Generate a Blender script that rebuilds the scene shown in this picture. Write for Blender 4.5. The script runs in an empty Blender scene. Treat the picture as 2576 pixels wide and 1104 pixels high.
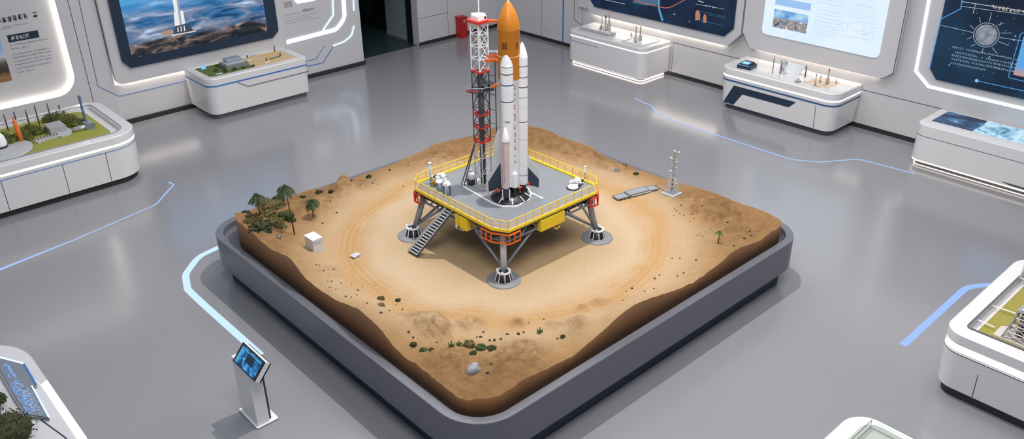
import bpy, bmesh, math, random
from mathutils import Vector, Matrix, noise
PI = math.pi
random.seed(7)
scn = bpy.context.scene
C = scn.collection
# ------------------------------------------------------------------ camera
H = 7.0
F = 2127.28
AX = ((0.73727985, -0.6754768, -0.01222745), (0.32077919, 0.33408568, 0.88627731), (-0.59457474, -0.65735672, 0.46299354))
cd = bpy.data.cameras.new('camera'); cd.sensor_width = 36.0; cd.lens = F * 36 / 2576; cd.clip_end = 200
cam = bpy.data.objects.new('camera', cd); C.objects.link(cam)
m3 = Matrix(((AX[0][0], AX[1][0], AX[2][0]), (AX[0][1], AX[1][1], AX[2][1]), (AX[0][2], AX[1][2], AX[2][2])))
cam.matrix_world = Matrix.Translation((0, 0, H)) @ m3.to_4x4()
scn.camera = cam
# ------------------------------------------------------------------ view and light
scn.view_settings.view_transform = 'Standard'; scn.view_settings.look = 'None'
scn.view_settings.gamma = 1; scn.view_settings.exposure = 0.08
scn.view_settings.use_curve_mapping = False
w = bpy.data.worlds.new('world'); scn.world = w; w.use_nodes = True
bg = w.node_tree.nodes['Background']; bg.inputs[0].default_value = (0.56, 0.66, 0.86, 1); bg.inputs[1].default_value = 0.36
def lamp(kind, name, loc, energy, color=(1, 1, 1), size=1.0, size_y=None, target=None, **kw):
    l = bpy.data.lights.new(name, kind); l.energy = energy; l.color = color
    if kind == 'AREA':
        l.size = size
        if size_y: l.shape = 'RECTANGLE'; l.size_y = size_y
    else: l.shadow_soft_size = size
    for k, v in kw.items(): setattr(l, k, v)
    o = bpy.data.objects.new(name, l); C.objects.link(o); o.location = loc
    if target: o.rotation_euler = (Vector(target) - Vector(loc)).to_track_quat('-Z', 'Y').to_euler()
    return o
lamp('AREA', 'overhead_fill_light', (10, 13, 10.5), 560, (1, 0.975, 0.96), 7, 7)  # broad fill standing in for the room's soft overhead light
lamp('AREA', 'overhead_fill_light', (12.5, 3.5, 9.5), 420, (1, 0.95, 0.92), 6, 6)  # fill added above the right side to brighten its floor
lamp('AREA', 'overhead_fill_light', (2.5, 2.5, 11.0), 760, (1, 0.975, 0.965), 5, 5, target=(9, 9, 1))  # frontal fill added on the camera side to brighten rocket and walls
lamp('SPOT', 'ceiling_spotlight', (8.5, 7.9, 12.5), 4300, (1, 0.95, 0.88), 0.06, target=(7.6, 8.6, 0.9), spot_size=math.radians(100), spot_blend=0.8)

# ------------------------------------------------------------------ pixel -> plane (placing what was measured in the photograph on real planes)
def _ray(x, y):
    a, b = (x - 1288) / F, -(y - 552) / F
    return Vector([a * AX[0][i] + b * AX[1][i] - AX[2][i] for i in range(3)])
def PZ(x, y, z=0.0):
    r = _ray(x, y); t = (z - H) / r.z; return Vector((0, 0, H)) + r * t
def PX(x, y, X):
    r = _ray(x, y); return Vector((0, 0, H)) + r * (X / r.x)
def PY(x, y, Y):
    r = _ray(x, y); return Vector((0, 0, H)) + r * (Y / r.y)
def HT(b, y):          # height above world point b at which its vertical meets image row y
    lo, hi = 0.0, 6.9
    for _ in range(50):
        mid = (lo + hi) / 2
        d = Vector((b[0], b[1], mid - H))
        yy = 552 - F * d.dot(Vector(AX[1])) / -d.dot(Vector(AX[2]))
        if yy > y: lo = mid
        else: hi = mid
    return lo

# ------------------------------------------------------------------ materials
MATS = {}
def mat(name, col, rough=0.5, metal=0.0, emit=None, es=1.0, var=0.0, scale=8.0, bump=0.0, bscale=60.0, trans=0.0, alpha=1.0, spec=0.5, coat=0.0):
    if name in MATS: return MATS[name]
    m = bpy.data.materials.new(name); m.use_nodes = True; MATS[name] = m
    nt = m.node_tree; n = nt.nodes; b = n['Principled BSDF']
    b.inputs['Base Color'].default_value = (*col, 1); b.inputs['Roughness'].default_value = rough
    b.inputs['Metallic'].default_value = metal; b.inputs['Specular IOR Level'].default_value = spec
    b.inputs['Transmission Weight'].default_value = trans; b.inputs['Alpha'].default_value = alpha
    b.inputs['Coat Weight'].default_value = coat
    if emit: b.inputs['Emission Color'].default_value = (*emit, 1); b.inputs['Emission Strength'].default_value = es
    tc = n.new('ShaderNodeTexCoord')
    nz = n.new('ShaderNodeTexNoise'); nz.inputs['Scale'].default_value = scale; nz.inputs['Detail'].default_value = 4
    nt.links.new(tc.outputs['Object'], nz.inputs['Vector'])
    if var > 0:
        mx = n.new('ShaderNodeMix'); mx.data_type = 'RGBA'
        mx.inputs[6].default_value = (*[max(0, c * (1 - var)) for c in col], 1); mx.inputs[7].default_value = (*[min(1, c * (1 + var)) for c in col], 1)
        nt.links.new(nz.outputs['Fac'], mx.inputs[0]); nt.links.new(mx.outputs[2], b.inputs['Base Color'])
    if bump > 0:
        n2 = n.new('ShaderNodeTexNoise'); n2.inputs['Scale'].default_value = bscale; n2.inputs['Detail'].default_value = 5
        nt.links.new(tc.outputs['Object'], n2.inputs['Vector'])
        bp = n.new('ShaderNodeBump'); bp.inputs['Strength'].default_value = bump; bp.inputs['Distance'].default_value = 0.01
        nt.links.new(n2.outputs['Fac'], bp.inputs['Height']); nt.links.new(bp.outputs['Normal'], b.inputs['Normal'])
    return m
def glow(name, col, s):
    return mat(name, (0.05, 0.05, 0.06), 0.5, emit=col, es=s)
WALL = mat('wall_white', (0.55, 0.54, 0.545), 0.38, var=0.02, scale=1.0)
PANEL = mat('panel_white', (0.57, 0.56, 0.565), 0.35, var=0.02, scale=1.5)
CASE = mat('case_white', (0.66, 0.65, 0.65), 0.28, var=0.015, scale=2, coat=0.2)
CTOP = mat('case_top_white', (0.76, 0.75, 0.75), 0.3, var=0.01)
SEAM = mat('seam_dark', (0.05, 0.055, 0.07), 0.6)
BLUE = mat('blue_line', (0.04, 0.16, 0.48), 0.4)
NAVY = mat('navy_panel', (0.012, 0.030, 0.060), 0.35)
KICK = mat('toe_kick_black', (0.02, 0.02, 0.022), 0.5)
KICKG = mat('toe_kick_grey', (0.10, 0.10, 0.11), 0.5)
WARMS = glow('warm_cove_led_strong', (1.0, 0.90, 0.78), 40.0)
WARM = glow('warm_led', (1.0, 0.93, 0.85), 2.2)
WARMC = glow('warm_cove_led', (1.0, 0.90, 0.78), 9.0)
COOL = glow('cool_led', (0.80, 0.90, 1.0), 1.9)
BLED = glow('blue_led', (0.42, 0.70, 1.0), 2.2)
BLEDF = glow('floor_blue_led', (0.36, 0.58, 1.0), 0.8)
WLEDF = glow('floor_white_led', (0.55, 0.80, 1.0), 0.95)
BLK = mat('black', (0.012, 0.012, 0.014), 0.4)
GRY = mat('paint_grey', (0.23, 0.24, 0.26), 0.45, var=0.08)
LGRY = mat('light_grey', (0.45, 0.46, 0.48), 0.45, var=0.1)
DGRY = mat('dark_grey_steel', (0.07, 0.075, 0.085), 0.4, metal=0.3, var=0.2, scale=30)
STEEL = mat('blue_grey_steel', (0.20, 0.23, 0.29), 0.4, metal=0.2, var=0.2, scale=20)
SILV = mat('silver', (0.62, 0.63, 0.65), 0.28, metal=0.7, var=0.25, scale=40)
WHT = mat('white_paint', (0.87, 0.87, 0.88), 0.35, var=0.03)
YEL = mat('yellow_paint', (0.82, 0.57, 0.015), 0.4, var=0.06)
RAIL = mat('rail_yellow', (0.82, 0.53, 0.03), 0.4, var=0.1)
ORG = mat('orange_paint', (0.72, 0.13, 0.01), 0.4, var=0.15)
TANK = mat('tank_orange', (0.52, 0.175, 0.006), 0.42, var=0.05, scale=12)
RED = mat('red_paint', (0.62, 0.03, 0.015), 0.4, var=0.15)
GREEN = mat('lawn_green', (0.30, 0.30, 0.05), 0.8, var=0.25, scale=30, bump=0.5, bscale=150)
LEAF = mat('leaf_green', (0.10, 0.12, 0.02), 0.7, var=0.5, scale=60)
PALML = mat('palm_leaf', (0.028, 0.045, 0.009), 0.7, var=0.5, scale=80)
MOSS = mat('moss_olive', (0.085, 0.068, 0.016), 0.85, var=0.5, scale=50)
TRUNK = mat('trunk_dark', (0.05, 0.035, 0.02), 0.8, var=0.3)
TAN = mat('tan_ground', (0.62, 0.44, 0.22), 0.8, var=0.15, scale=12)
GLASS = mat('glass', (0.9, 0.95, 0.95), 0.03, trans=1.0, spec=0.5)
GLASS.node_tree.nodes['Principled BSDF'].inputs['IOR'].default_value = 1.12

SPLIT = {'band', 'clamp_arm', 'support_strut', 'red_valves', 'collar', 'drum_ribs', 'door_seam', 'text_lines', 'line_drawing', 'scribed_lines', 'frame_lines', 'ribs', 'orbit_lines', 'white_lines', 'frame_arch', 'cylinder_ribs', 'dark_fittings', 'gold_fittings', 'glass_panes', 'tuft'}
# ------------------------------------------------------------------ mesh builder
def PLAIN(p): return p
class MB:
    def __init__(self): self.v = []; self.f = []; self.mi = []; self.mats = []; self.sm = []
    def _m(self, m):
        if m not in self.mats: self.mats.append(m)
        return self.mats.index(m)
    def add(self, vs, fs, m, smooth=False):
        o = len(self.v); self.v += [tuple(v) for v in vs]; k = self._m(m)
        for f in fs: self.f.append([i + o for i in f]); self.mi.append(k); self.sm.append(smooth)
        return self
    def box(self, x0, x1, y0, y1, z0, z1, m, mp=PLAIN):
        vs = [mp((x, y, z)) for z in (z0, z1) for y in (y0, y1) for x in (x0, x1)]
        return self.add(vs, [(0, 2, 3, 1), (4, 5, 7, 6), (0, 1, 5, 4), (2, 6, 7, 3), (0, 4, 6, 2), (1, 3, 7, 5)], m)
    def obox(self, c, sx, sy, sz, m, rz=0.0, tilt=None):        # centred in xy, base at c.z
        R = Matrix.Rotation(rz, 3, 'Z')
        if tilt is not None: R = R @ tilt
        vs = [Vector(c) + R @ Vector((x * sx / 2, y * sy / 2, z * sz)) for z in (0, 1) for y in (-1, 1) for x in (-1, 1)]
        return self.add(vs, [(0, 2, 3, 1), (4, 5, 7, 6), (0, 1, 5, 4), (2, 6, 7, 3), (0, 4, 6, 2), (1, 3, 7, 5)], m)
    def prism(self, poly, d0, d1, m, mp=PLAIN):
        n = len(poly)
        vs = [mp((a, b, d0)) for a, b in poly] + [mp((a, b, d1)) for a, b in poly]
        fs = [tuple(range(n))[::-1], tuple(range(n, 2 * n))] + [(i, (i + 1) % n, n + (i + 1) % n, n + i) for i in range(n)]
        return self.add(vs, fs, m)
    def frame(self, outer, inner, d0, d1, m, mp=PLAIN):
        n = len(outer); vs = []
        for P, d in ((outer, d0), (outer, d1), (inner, d1), (inner, d0)): vs += [mp((a, b, d)) for a, b in P]
        fs = []
        for k in range(4):
            for i in range(n):
                j = (i + 1) % n; q = (k + 1) % 4
                fs.append((k * n + i, k * n + j, q * n + j, q * n + i))
        return self.add(vs, fs, m)
    def ribbon(self, pts, w, d0, d1, m, mp=PLAIN, closed=False):
        n = len(pts); L = []; Rr = []
        P = [Vector(p) for p in pts]
        for i in range(n):
            a = P[i - 1] if (i > 0 or closed) else None
            b = P[(i + 1) % n] if (i < n - 1 or closed) else None
            d1_ = (P[i] - a).normalized() if a is not None else None
            d2_ = (b - P[i]).normalized() if b is not None else None
            if d1_ is None: d1_ = d2_
            if d2_ is None: d2_ = d1_
            n1 = Vector((-d1_.y, d1_.x)); n2 = Vector((-d2_.y, d2_.x)); mm = (n1 + n2)
            mm = mm.normalized() if mm.length > 1e-6 else n1
            k = 1 / max(0.4, mm.dot(n1))
            L.append(P[i] + mm * w / 2 * k); Rr.append(P[i] - mm * w / 2 * k)
        for i in range(n if closed else n - 1):
            j = (i + 1) % n
            self.prism([L[i], Rr[i], Rr[j], L[j]], d0, d1, m, mp)
        return self
    def tube(self, pts, r, m, sides=8, cap=True):
        P = [Vector(p) for p in pts]; n = len(P)
        rr = r if isinstance(r, (list, tuple)) else [r] * n
        vs = []; up = None
        for i in range(n):
            t = (P[min(i + 1, n - 1)] - P[max(i - 1, 0)]).normalized()
            if up is None: up = Vector((0, 0, 1)) if abs(t.z) < 0.9 else Vector((1, 0, 0))
            s = t.cross(up).normalized(); u = s.cross(t); up = u
            for k in range(sides):
                a = 2 * PI * k / sides; vs.append(P[i] + (s * math.cos(a) + u * math.sin(a)) * rr[i])
        fs = [(i * sides + k, i * sides + (k + 1) % sides, (i + 1) * sides + (k + 1) % sides, (i + 1) * sides + k) for i in range(n - 1) for k in range(sides)]
        if cap: fs += [tuple(range(sides))[::-1], tuple(range((n - 1) * sides, n * sides))]
        return self.add(vs, fs, m, sides > 6)
    def bar(self, a, b, r, m, sides=4): return self.tube([a, b], r, m, sides)
    def lathe(self, c, prof, m, sides=32, smooth=True):          # prof: (radius, z) bottom to top
        vs = []; c = Vector(c)
        for r, z in prof:
            for k in range(sides):
                a = 2 * PI * k / sides; vs.append((c.x + r * math.cos(a), c.y + r * math.sin(a), c.z + z))
        n = len(prof)
        fs = [(i * sides + k, i * sides + (k + 1) % sides, (i + 1) * sides + (k + 1) % sides, (i + 1) * sides + k) for i in range(n - 1) for k in range(sides)]
        self.add(vs, fs, m, smooth)
        if prof[0][0] > 1e-5: self.add(vs[:sides], [tuple(range(sides))[::-1]], m)
        if prof[-1][0] > 1e-5: self.add(vs[-sides:], [tuple(range(sides))], m)
        return self
    def loft(self, rect, radii, levels, m, cap0=True, cap1=True, seg=10):   # stack of inset rounded rects
        rings = [[(a, b, z) for a, b in rr(*rect, radii, ins, seg)] for z, ins in levels]
        n = len(rings[0]); vs = [p for r in rings for p in r]
        fs = [(i * n + k, i * n + (k + 1) % n, (i + 1) * n + (k + 1) % n, (i + 1) * n + k) for i in range(len(rings) - 1) for k in range(n)]
        if cap0: fs.append(tuple(range(n))[::-1])
        if cap1: fs.append(tuple(range((len(rings) - 1) * n, len(rings) * n)))
        return self.add(vs, fs, m)
    def blob(self, c, r, m, sub=2, amp=0.25, sq=(1, 1, 1), seed=0, freq=2.0):
        bm = bmesh.new(); bmesh.ops.create_icosphere(bm, subdivisions=sub, radius=1)
        vs = []
        for v in bm.verts:
            d = 1 + amp * noise.noise(v.co * freq + Vector((seed * 3.1, seed * 1.7, seed)))
            vs.append((c[0] + v.co.x * r * sq[0] * d, c[1] + v.co.y * r * sq[1] * d, c[2] + v.co.z * r * sq[2] * d))
        fs = [[v.index for v in f.verts] for f in bm.faces]; bm.free()
        return self.add(vs, fs, m, True)
    def leaves(self, c, r, n, m, size=0.02, sq=(1, 1, 0.7), rnd=random):
        for _ in range(n):
            d = Vector((rnd.gauss(0, 1), rnd.gauss(0, 1), abs(rnd.gauss(0, 1)))).normalized()
            p = Vector(c) + Vector((d.x * sq[0], d.y * sq[1], d.z * sq[2])) * r * rnd.uniform(0.75, 1.08)
            a = Vector((rnd.gauss(0, 1), rnd.gauss(0, 1), rnd.gauss(0, 1))).normalized() * size
            b = a.cross(d).normalized() * size * 0.7
            self.add([p - a, p - b * 0.6, p + a, p + b + d * size * 0.5], [(0, 1, 2, 3)], m)
        return self
    def pieces(self):
        # groups of touching shapes, each a builder of its own
        n = len(self.f); par = list(range(len(self.v)))
        def find(i):
            while par[i] != i: par[i] = par[par[i]]; i = par[i]
            return i
        for f in self.f:
            for k in f[1:]: par[find(k)] = find(f[0])
        comp = {}
        for i in range(len(self.v)): comp.setdefault(find(i), []).append(i)
        roots = list(comp); bb = {r: [min(self.v[i][a] for i in comp[r]) - .002 for a in range(3)] + [max(self.v[i][a] for i in comp[r]) + .002 for a in range(3)] for r in roots}
        g = {r: r for r in roots}
        def gf(i):
            while g[i] != i: i = g[i]
            return i
        for i, r in enumerate(roots):
            for q in roots[:i]:
                A_, B_ = bb[r], bb[q]
                if all(A_[k] <= B_[k + 3] and B_[k] <= A_[k + 3] for k in range(3)): g[gf(r)] = gf(q)
        out = {}
        for fi, f in enumerate(self.f): out.setdefault(gf(find(f[0])), []).append(fi)
        res = []
        for fl in out.values():
            m_ = MB(); ix = {}
            for fi in fl:
                ff = []
                for k in self.f[fi]:
                    if k not in ix: ix[k] = len(m_.v); m_.v.append(self.v[k])
                    ff.append(ix[k])
                m_.f.append(ff); m_.mi.append(m_._m(self.mats[self.mi[fi]])); m_.sm.append(self.sm[fi])
            res.append(m_)
        return res
    def build(self, name, parent=None, bevel=0.0):
        if name in SPLIT and parent is not None:
            ps = self.pieces(); SP = SPLIT.copy(); SPLIT.clear()
            for p_ in ps: o = p_.build(name, parent, bevel)
            SPLIT.update(SP); return o
        me = bpy.data.meshes.new(name); org = Vector((0, 0, 0))
        if parent is not None: org = world_loc(parent)
        me.from_pydata([tuple(Vector(v) - org) for v in self.v], [], self.f)
        for m in self.mats: me.materials.append(m)
        me.polygons.foreach_set('material_index', self.mi); me.polygons.foreach_set('use_smooth', self.sm)
        bm = bmesh.new(); bm.from_mesh(me); bmesh.ops.recalc_face_normals(bm, faces=bm.faces); bm.to_mesh(me); bm.free()
        me.update()
        o = bpy.data.objects.new(name, me); C.objects.link(o)
        if parent is not None: o.parent = parent
        if bevel:
            b = o.modifiers.new('bevel', 'BEVEL'); b.width = bevel; b.segments = 2; b.limit_method = 'ANGLE'
        return o
def world_loc(o):
    p = Vector(o.location)
    while o.parent is not None: o = o.parent; p += Vector(o.location)
    return p
def rr(x0, x1, y0, y1, radii, ins=0.0, seg=10):
    x0 += ins; x1 -= ins; y0 += ins; y1 -= ins; P = []
    for (cx, cy, a0), r in zip(((x0, y0, PI), (x1, y0, 1.5 * PI), (x1, y1, 0), (x0, y1, 0.5 * PI)), radii):
        r = max(r - ins, 0.004)
        ox = cx + (r if cx == x0 else -r); oy = cy + (r if cy == y0 else -r)
        for k in range(seg + 1):
            a = a0 + k / seg * PI / 2; P.append((ox + r * math.cos(a), oy + r * math.sin(a)))
    return P
def fillet(pts, r, seg=6, closed=True):
    out = []; n = len(pts)
    for i in range(n):
        p = Vector(pts[i]); ri = r[i] if isinstance(r, (list, tuple)) else r
        if (not closed and i in (0, n - 1)) or ri <= 0: out.append(tuple(p)); continue
        a = (Vector(pts[i - 1]) - p); b = (Vector(pts[(i + 1) % n]) - p); al = a.angle(b) / 2
        d = min(ri / math.tan(al), a.length * 0.49, b.length * 0.49); a.normalize(); b.normalize()
        s = p + a * d; e = p + b * d
        for k in range(seg + 1):
            t = k / seg; out.append(tuple(s.lerp(p, t).lerp(p.lerp(e, t), t)))
    return out
def tag(o, label=None, cat=None, group=None, kind=None):
    if label: o['label'] = label
    if cat: o['category'] = cat
    if group: o['group'] = group
    if kind: o['kind'] = kind
    return o
def thing(name, label, cat, loc, group=None):
    o = bpy.data.objects.new(name, None); C.objects.link(o); o.location = loc; o.empty_display_size = 0.1
    return tag(o, label, cat, group)
def copy_tree(o, parent=None):
    c = o.copy(); C.objects.link(c); c.parent = parent
    for ch in list(o.children): copy_tree(ch, c)
    return c
YW = 19.75; XW = 17.55
def LW(p): return (p[0], YW - p[2], p[1])          # left wall: (along x, height, distance off the wall)
def RW(p): return (XW - p[2], p[0], p[1])          # right wall: (along y, height, distance off the wall)
def lw(x, y, d=0.0): q = PY(x, y, YW - d); return (q.x, q.z)
def rw(x, y, d=0.0): q = PX(x, y, XW - d); return (q.y, q.z)
def glyphs(mb, a0, z0, length, h, mp, m, d=0.003, w=None, dens=6, rnd=random, gap=0.12):
    a = 0.0; w = w or h * 0.12
    while a < length - h * 0.5:
        cw = h * rnd.uniform(0.6, 0.95)
        if rnd.random() > gap:
            for _ in range(dens):
                if rnd.random() < 0.55:
                    zz = z0 + rnd.uniform(0.05, 0.95) * h; s = rnd.uniform(0, 0.35) * cw; e = rnd.uniform(0.6, 1) * cw
                    mb.prism([(a0 + a + s, zz), (a0 + a + e, zz), (a0 + a + e, zz + w), (a0 + a + s, zz + w)], d, d + 0.002, m, mp)
                else:
                    xx = a0 + a + rnd.uniform(0.05, 0.9) * cw; s = rnd.uniform(0, 0.4) * h; e = rnd.uniform(0.6, 1) * h
                    mb.prism([(xx, z0 + s), (xx + w, z0 + s), (xx + w, z0 + e), (xx, z0 + e)], d, d + 0.002, m, mp)
        a += cw + h * 0.12
    return mb
# ================================================================== THE SETTING
def struct(name, mb, bevel=0.0):
    o = mb.build(name, None, bevel); o['kind'] = 'structure'; return o
fm = mat('floor_polished', (0.24, 0.24, 0.255), 0.2, spec=0.5); fm.node_tree.nodes['Principled BSDF'].inputs['IOR'].default_value = 1.85
nt = fm.node_tree; n = nt.nodes; b = n['Principled BSDF']
tc = n.new('ShaderNodeTexCoord'); nz = n.new('ShaderNodeTexNoise'); nz.inputs['Scale'].default_value = 0.7; nz.inputs['Detail'].default_value = 6
mr = n.new('ShaderNodeMapRange'); mr.inputs[3].default_value = 0.13; mr.inputs[4].default_value = 0.22
nt.links.new(tc.outputs['Object'], nz.inputs['Vector']); nt.links.new(nz.outputs['Fac'], mr.inputs[0]); nt.links.new(mr.outputs[0], b.inputs['Roughness'])
bk = n.new('ShaderNodeTexBrick'); bk.offset = 0; bk.inputs['Scale'].default_value = 1.0; bk.inputs['Brick Width'].default_value = 3.0; bk.inputs['Row Height'].default_value = 3.0
bk.inputs['Mortar Size'].default_value = 0.004; bk.inputs['Color1'].default_value = (0.23, 0.23, 0.245, 1); bk.inputs['Color2'].default_value = (0.226, 0.226, 0.24, 1); bk.inputs['Mortar'].default_value = (0.21, 0.21, 0.225, 1)
nt.links.new(tc.outputs['Object'], bk.inputs['Vector']); nt.links.new(bk.outputs['Color'], b.inputs['Base Color'])
struct('floor', MB().box(-5, XW + 0.2, -3, 20.1, -0.1, 0, fm))
TEALF = mat('corridor_floor_teal', (0.022, 0.042, 0.05), 0.35, spec=0.3); TEAL = mat('corridor_wall_teal', (0.05, 0.095, 0.12), 0.5, spec=0.2); TEALL = mat('corridor_side_panel', (0.26, 0.32, 0.35), 0.5)
TEALD = mat('corridor_dark_teal', (0.01, 0.04, 0.055), 0.5, spec=0.2)  # dark corridor teals: the unlit corridor's shade is put into the colour
struct('floor', MB().box(12.2, 16.5, 20.1, 27, -0.1, 0, TEALF))
struct('wall_left', MB().box(-5, 12.33, YW, 20.15, 0, 5, WALL))
struct('wall_back', MB().box(14.5, XW + 0.2, 20.0, 20.3, 0, 5, WALL))
struct('wall_back_lintel', MB().box(12.33, 14.5, 20.0, 20.3, 2.6, 5, WALL))
struct('wall_right', MB().box(XW, XW + 0.2, -3, 20.0, 0, 5, WALL))
cw = MB(); cw.box(14.52, 14.7, 20.3, 20.62, 0, 3, BLK); cw.box(14.6, 14.8, 20.62, 21.8, 0, 3, TEALL); cw.box(14.75, 14.95, 21.8, 22.7, 0, 3, BLK)
cw.box(14.8, 14.95, 22.7, 27, 0, 0.35, BLK); cw.box(14.8, 14.95, 22.7, 27, 0.35, 3, TEALD); cw.box(14.56, 14.6, 20.62, 21.8, 0, 0.08, GRY)
struct('wall_corridor', cw)
struct('wall_corridor', MB().box(12.15, 12.33, 20.15, 27, 0, 3, TEALD))
struct('wall_corridor', MB().box(12.2, 16.5, 27, 27.1, 0, 3, TEALD))
struct('ceiling', MB().box(12.1, 16.5, 20.3, 27.1, 3, 3.1, TEALD))  # unseen corridor ceiling, added to keep ambient light out
# skirtings
struct('baseboard_left', MB().box(-5, 12.34, YW - 0.165, YW, 0, 0.10, KICK))
struct('baseboard_back', MB().box(14.49, XW, 19.985, 20.0, 0, 0.10, KICK))
struct('baseboard_right', MB().box(XW - 0.012, XW, -3, 20.0, 0, 0.10, KICK))
# --- left wall, first bay: raised frame around a lit recess
a1, z1 = lw(183, 190, .15); _, zb = lw(60, 262, .15)
bay_r = 4.93; bay_b = 0.98
struct('trim_1', MB().frame(rr(-4.9, 5.17, 0.10, 4.95, (0.01,) * 4, 0, 10), rr(-4.0, bay_r, bay_b, 4.6, (0.3, 0.42, 0.4, 0.3), 0, 10), 0.0, 0.15, PANEL, LW))
inner = rr(-4.0, bay_r, bay_b, 4.6, (0.3, 0.42, 0.4, 0.3), 0.012, 10)
o = MB().ribbon(inner, 0.016, 0.015, 0.06, WARMC, LW, closed=True).build('cove_light'); tag(o, 'warm glowing cove light framing the recessed text panel on the far left wall', 'light strip')
# pillar between the bays with seams and the blue line
struct('trim_2', MB().prism([(5.185, 0.10), (5.70, 0.10), (5.70, 4.95), (5.185, 4.95)], 0, 0.15, PANEL, LW))
struct('trim_3', MB().prism([(5.70, 0.10), (12.33, 0.10), (12.33, 4.95), (10.05, 4.95), (10.05, 0.93), (5.70, 0.93)], 0, 0.10, PANEL, LW))
slab = fillet([(5.72, 4.9), (5.72, 0.97), (10.0, 0.97), (10.0, 4.9)], [0, 0.18, 0.0, 0])
struct('trim_4', MB().prism(slab, 0.15, 0.24, PANEL, LW))
struct('trim_4', MB().prism([(5.76, 1.05), (9.96, 1.05), (9.96, 4.9), (5.76, 4.9)], 0.10, 0.15, PANEL, LW))
o = MB().ribbon([(5.86, 1.025), (7.6, 1.025)], 0.02, 0.105, 0.14, WARMS, LW).build('cove_light'); tag(o, 'warm light strip under the panel that holds the ocean launch screen', 'light strip')
s = MB(); q = [lw(*p, .15) for p in ((198, 0), (246, 217))]; s.ribbon(q, 0.012, 0.15, 0.153, SEAM, LW)
q = [lw(*p, .15) for p in ((246, 217), (283, 237))] + [lw(283, 237, .10), lw(301, 242, .10)]
s.ribbon([lw(246, 217, .15), lw(297, 241, .15)], 0.014, 0.15, 0.154, BLUE, LW)
s.ribbon([lw(276, 233, .10), lw(301, 242, .10), (7.6, 0.68)], 0.014, 0.10, 0.104, BLUE, LW)
struct('trim_5', s)
# --- right wall slabs
def rslab(name, pts, r, d0=0.10, d1=0.17, back=0.05):
    P = fillet(pts, r); struct(name, MB().prism(P, d0, d1, PANEL, RW))
struct('trim_6', MB().prism([(16.40, 1.27), (11.4, 1.27), (11.4, 4.9), (16.4, 4.9)][::1], 0, 0.10, PANEL, RW))
P1 = [(16.02, 4.9), (16.02, 1.17), (11.32, 1.17), (11.0, 1.52), (11.0, 4.9)]
rslab('trim_7', P1, [0, 0.35, 0, 0, 0])
L1p = fillet([(16.02, 4.9), (16.02, 1.17), (11.5, 1.17)], 0.35, closed=False)
o = MB().ribbon(L1p, 0.05, 0.03, 0.08, WARMC, RW).build('cove_light'); tag(o, 'warm halo light around the lower left edge of the navy orbit screen panel', 'light strip')
s = MB(); s.ribbon([(11.32, 1.175), (11.005, 1.52), (11.005, 4.9)], 0.014, 0.169, 0.173, SEAM, RW); struct('trim_8', s)
struct('trim_9', MB().prism([(10.6, 1.36), (7.4, 1.36), (7.4, 4.9), (10.6, 4.9)], 0, 0.10, PANEL, RW))
P2 = [(10.97, 4.9), (10.97, 1.6), (10.72, 1.25), (7.46, 1.25), (7.26, 1.42), (7.26, 4.9)]
rslab('trim_10', P2, [0, 0.05, 0.05, 0.05, 0.05, 0])
o = MB().ribbon([(10.62, 1.29), (7.6, 1.29)], 0.03, 0.03, 0.08, WARMC, RW).build('cove_light'); tag(o, 'warm light strip under the panel that holds the pale lit screen', 'light strip')
s = MB(); s.ribbon([(7.52, 1.257), (7.46, 1.257), (7.268, 1.42), (7.268, 4.9)], 0.014, 0.169, 0.173, SEAM, RW); struct('trim_11', s)
s = MB(); s.ribbon([(13.1, 0.88), (11.0, 0.88)], 0.012, 0, 0.004, SEAM, RW); s.ribbon([(7.95, 0.86), (6.2, 0.87)], 0.012, 0, 0.004, SEAM, RW)
s.ribbon([(13.08, 0.88), (13.08, 0.1)], 0.008, 0, 0.004, SEAM, RW)
q = [rw(*p) for p in ((1362, 0), (1362, 96))]; s.ribbon([(q[1][0], 0.1), (q[1][0], 4.9)], 0.01, 0, 0.003, SEAM, RW)
h1 = rw(1444, 48); h2 = rw(1465, 65); s.ribbon([(h1[0], 4.9), (h1[0], h1[1]), (h2[0], h2[1]), (h2[0] , h2[1] - 0.05)], 0.012, 0, 0.004, SEAM, RW)
s.ribbon([(h2[0], 4.9), (h2[0], h2[1])], 0.008, 0, 0.003, SEAM, RW)
struct('trim_12', s)
s = MB(); s.ribbon([(17.07, 0.1), (17.07, 4.9)], 0.05, 0, 0.006, BLUE, RW)
d1 = rw(1371, 94); d2 = rw(1395, 102); s.ribbon([(d1[0], (d1[1] + d2[1]) / 2), (d2[0], (d1[1] + d2[1]) / 2)], 0.02, 0, 0.005, BLUE, RW)
struct('trim_13', s)
k = rw(1377, 75); o = MB().prism([(k[0] + 0.025 * math.cos(i * PI / 6), k[1] + 0.025 * math.sin(i * PI / 6)) for i in range(12)], 0, 0.03, LGRY, RW).build('round_fixture'); tag(o, 'small round grey knob on the pale panel left of the blue vertical stripe', 'knob')
s = MB()
def BW(p): return (p[0], 20.0 - p[2], p[1])
q = PY(1126, 33, 20.0); s.ribbon([(q.x, 0.1), (q.x, 4.9)], 0.01, 0, 0.003, SEAM, BW); s.ribbon([(14.55, q.z + 0.02), (q.x, q.z + 0.02)], 0.01, 0, 0.003, SEAM, BW)
struct('trim_14', s)
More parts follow.
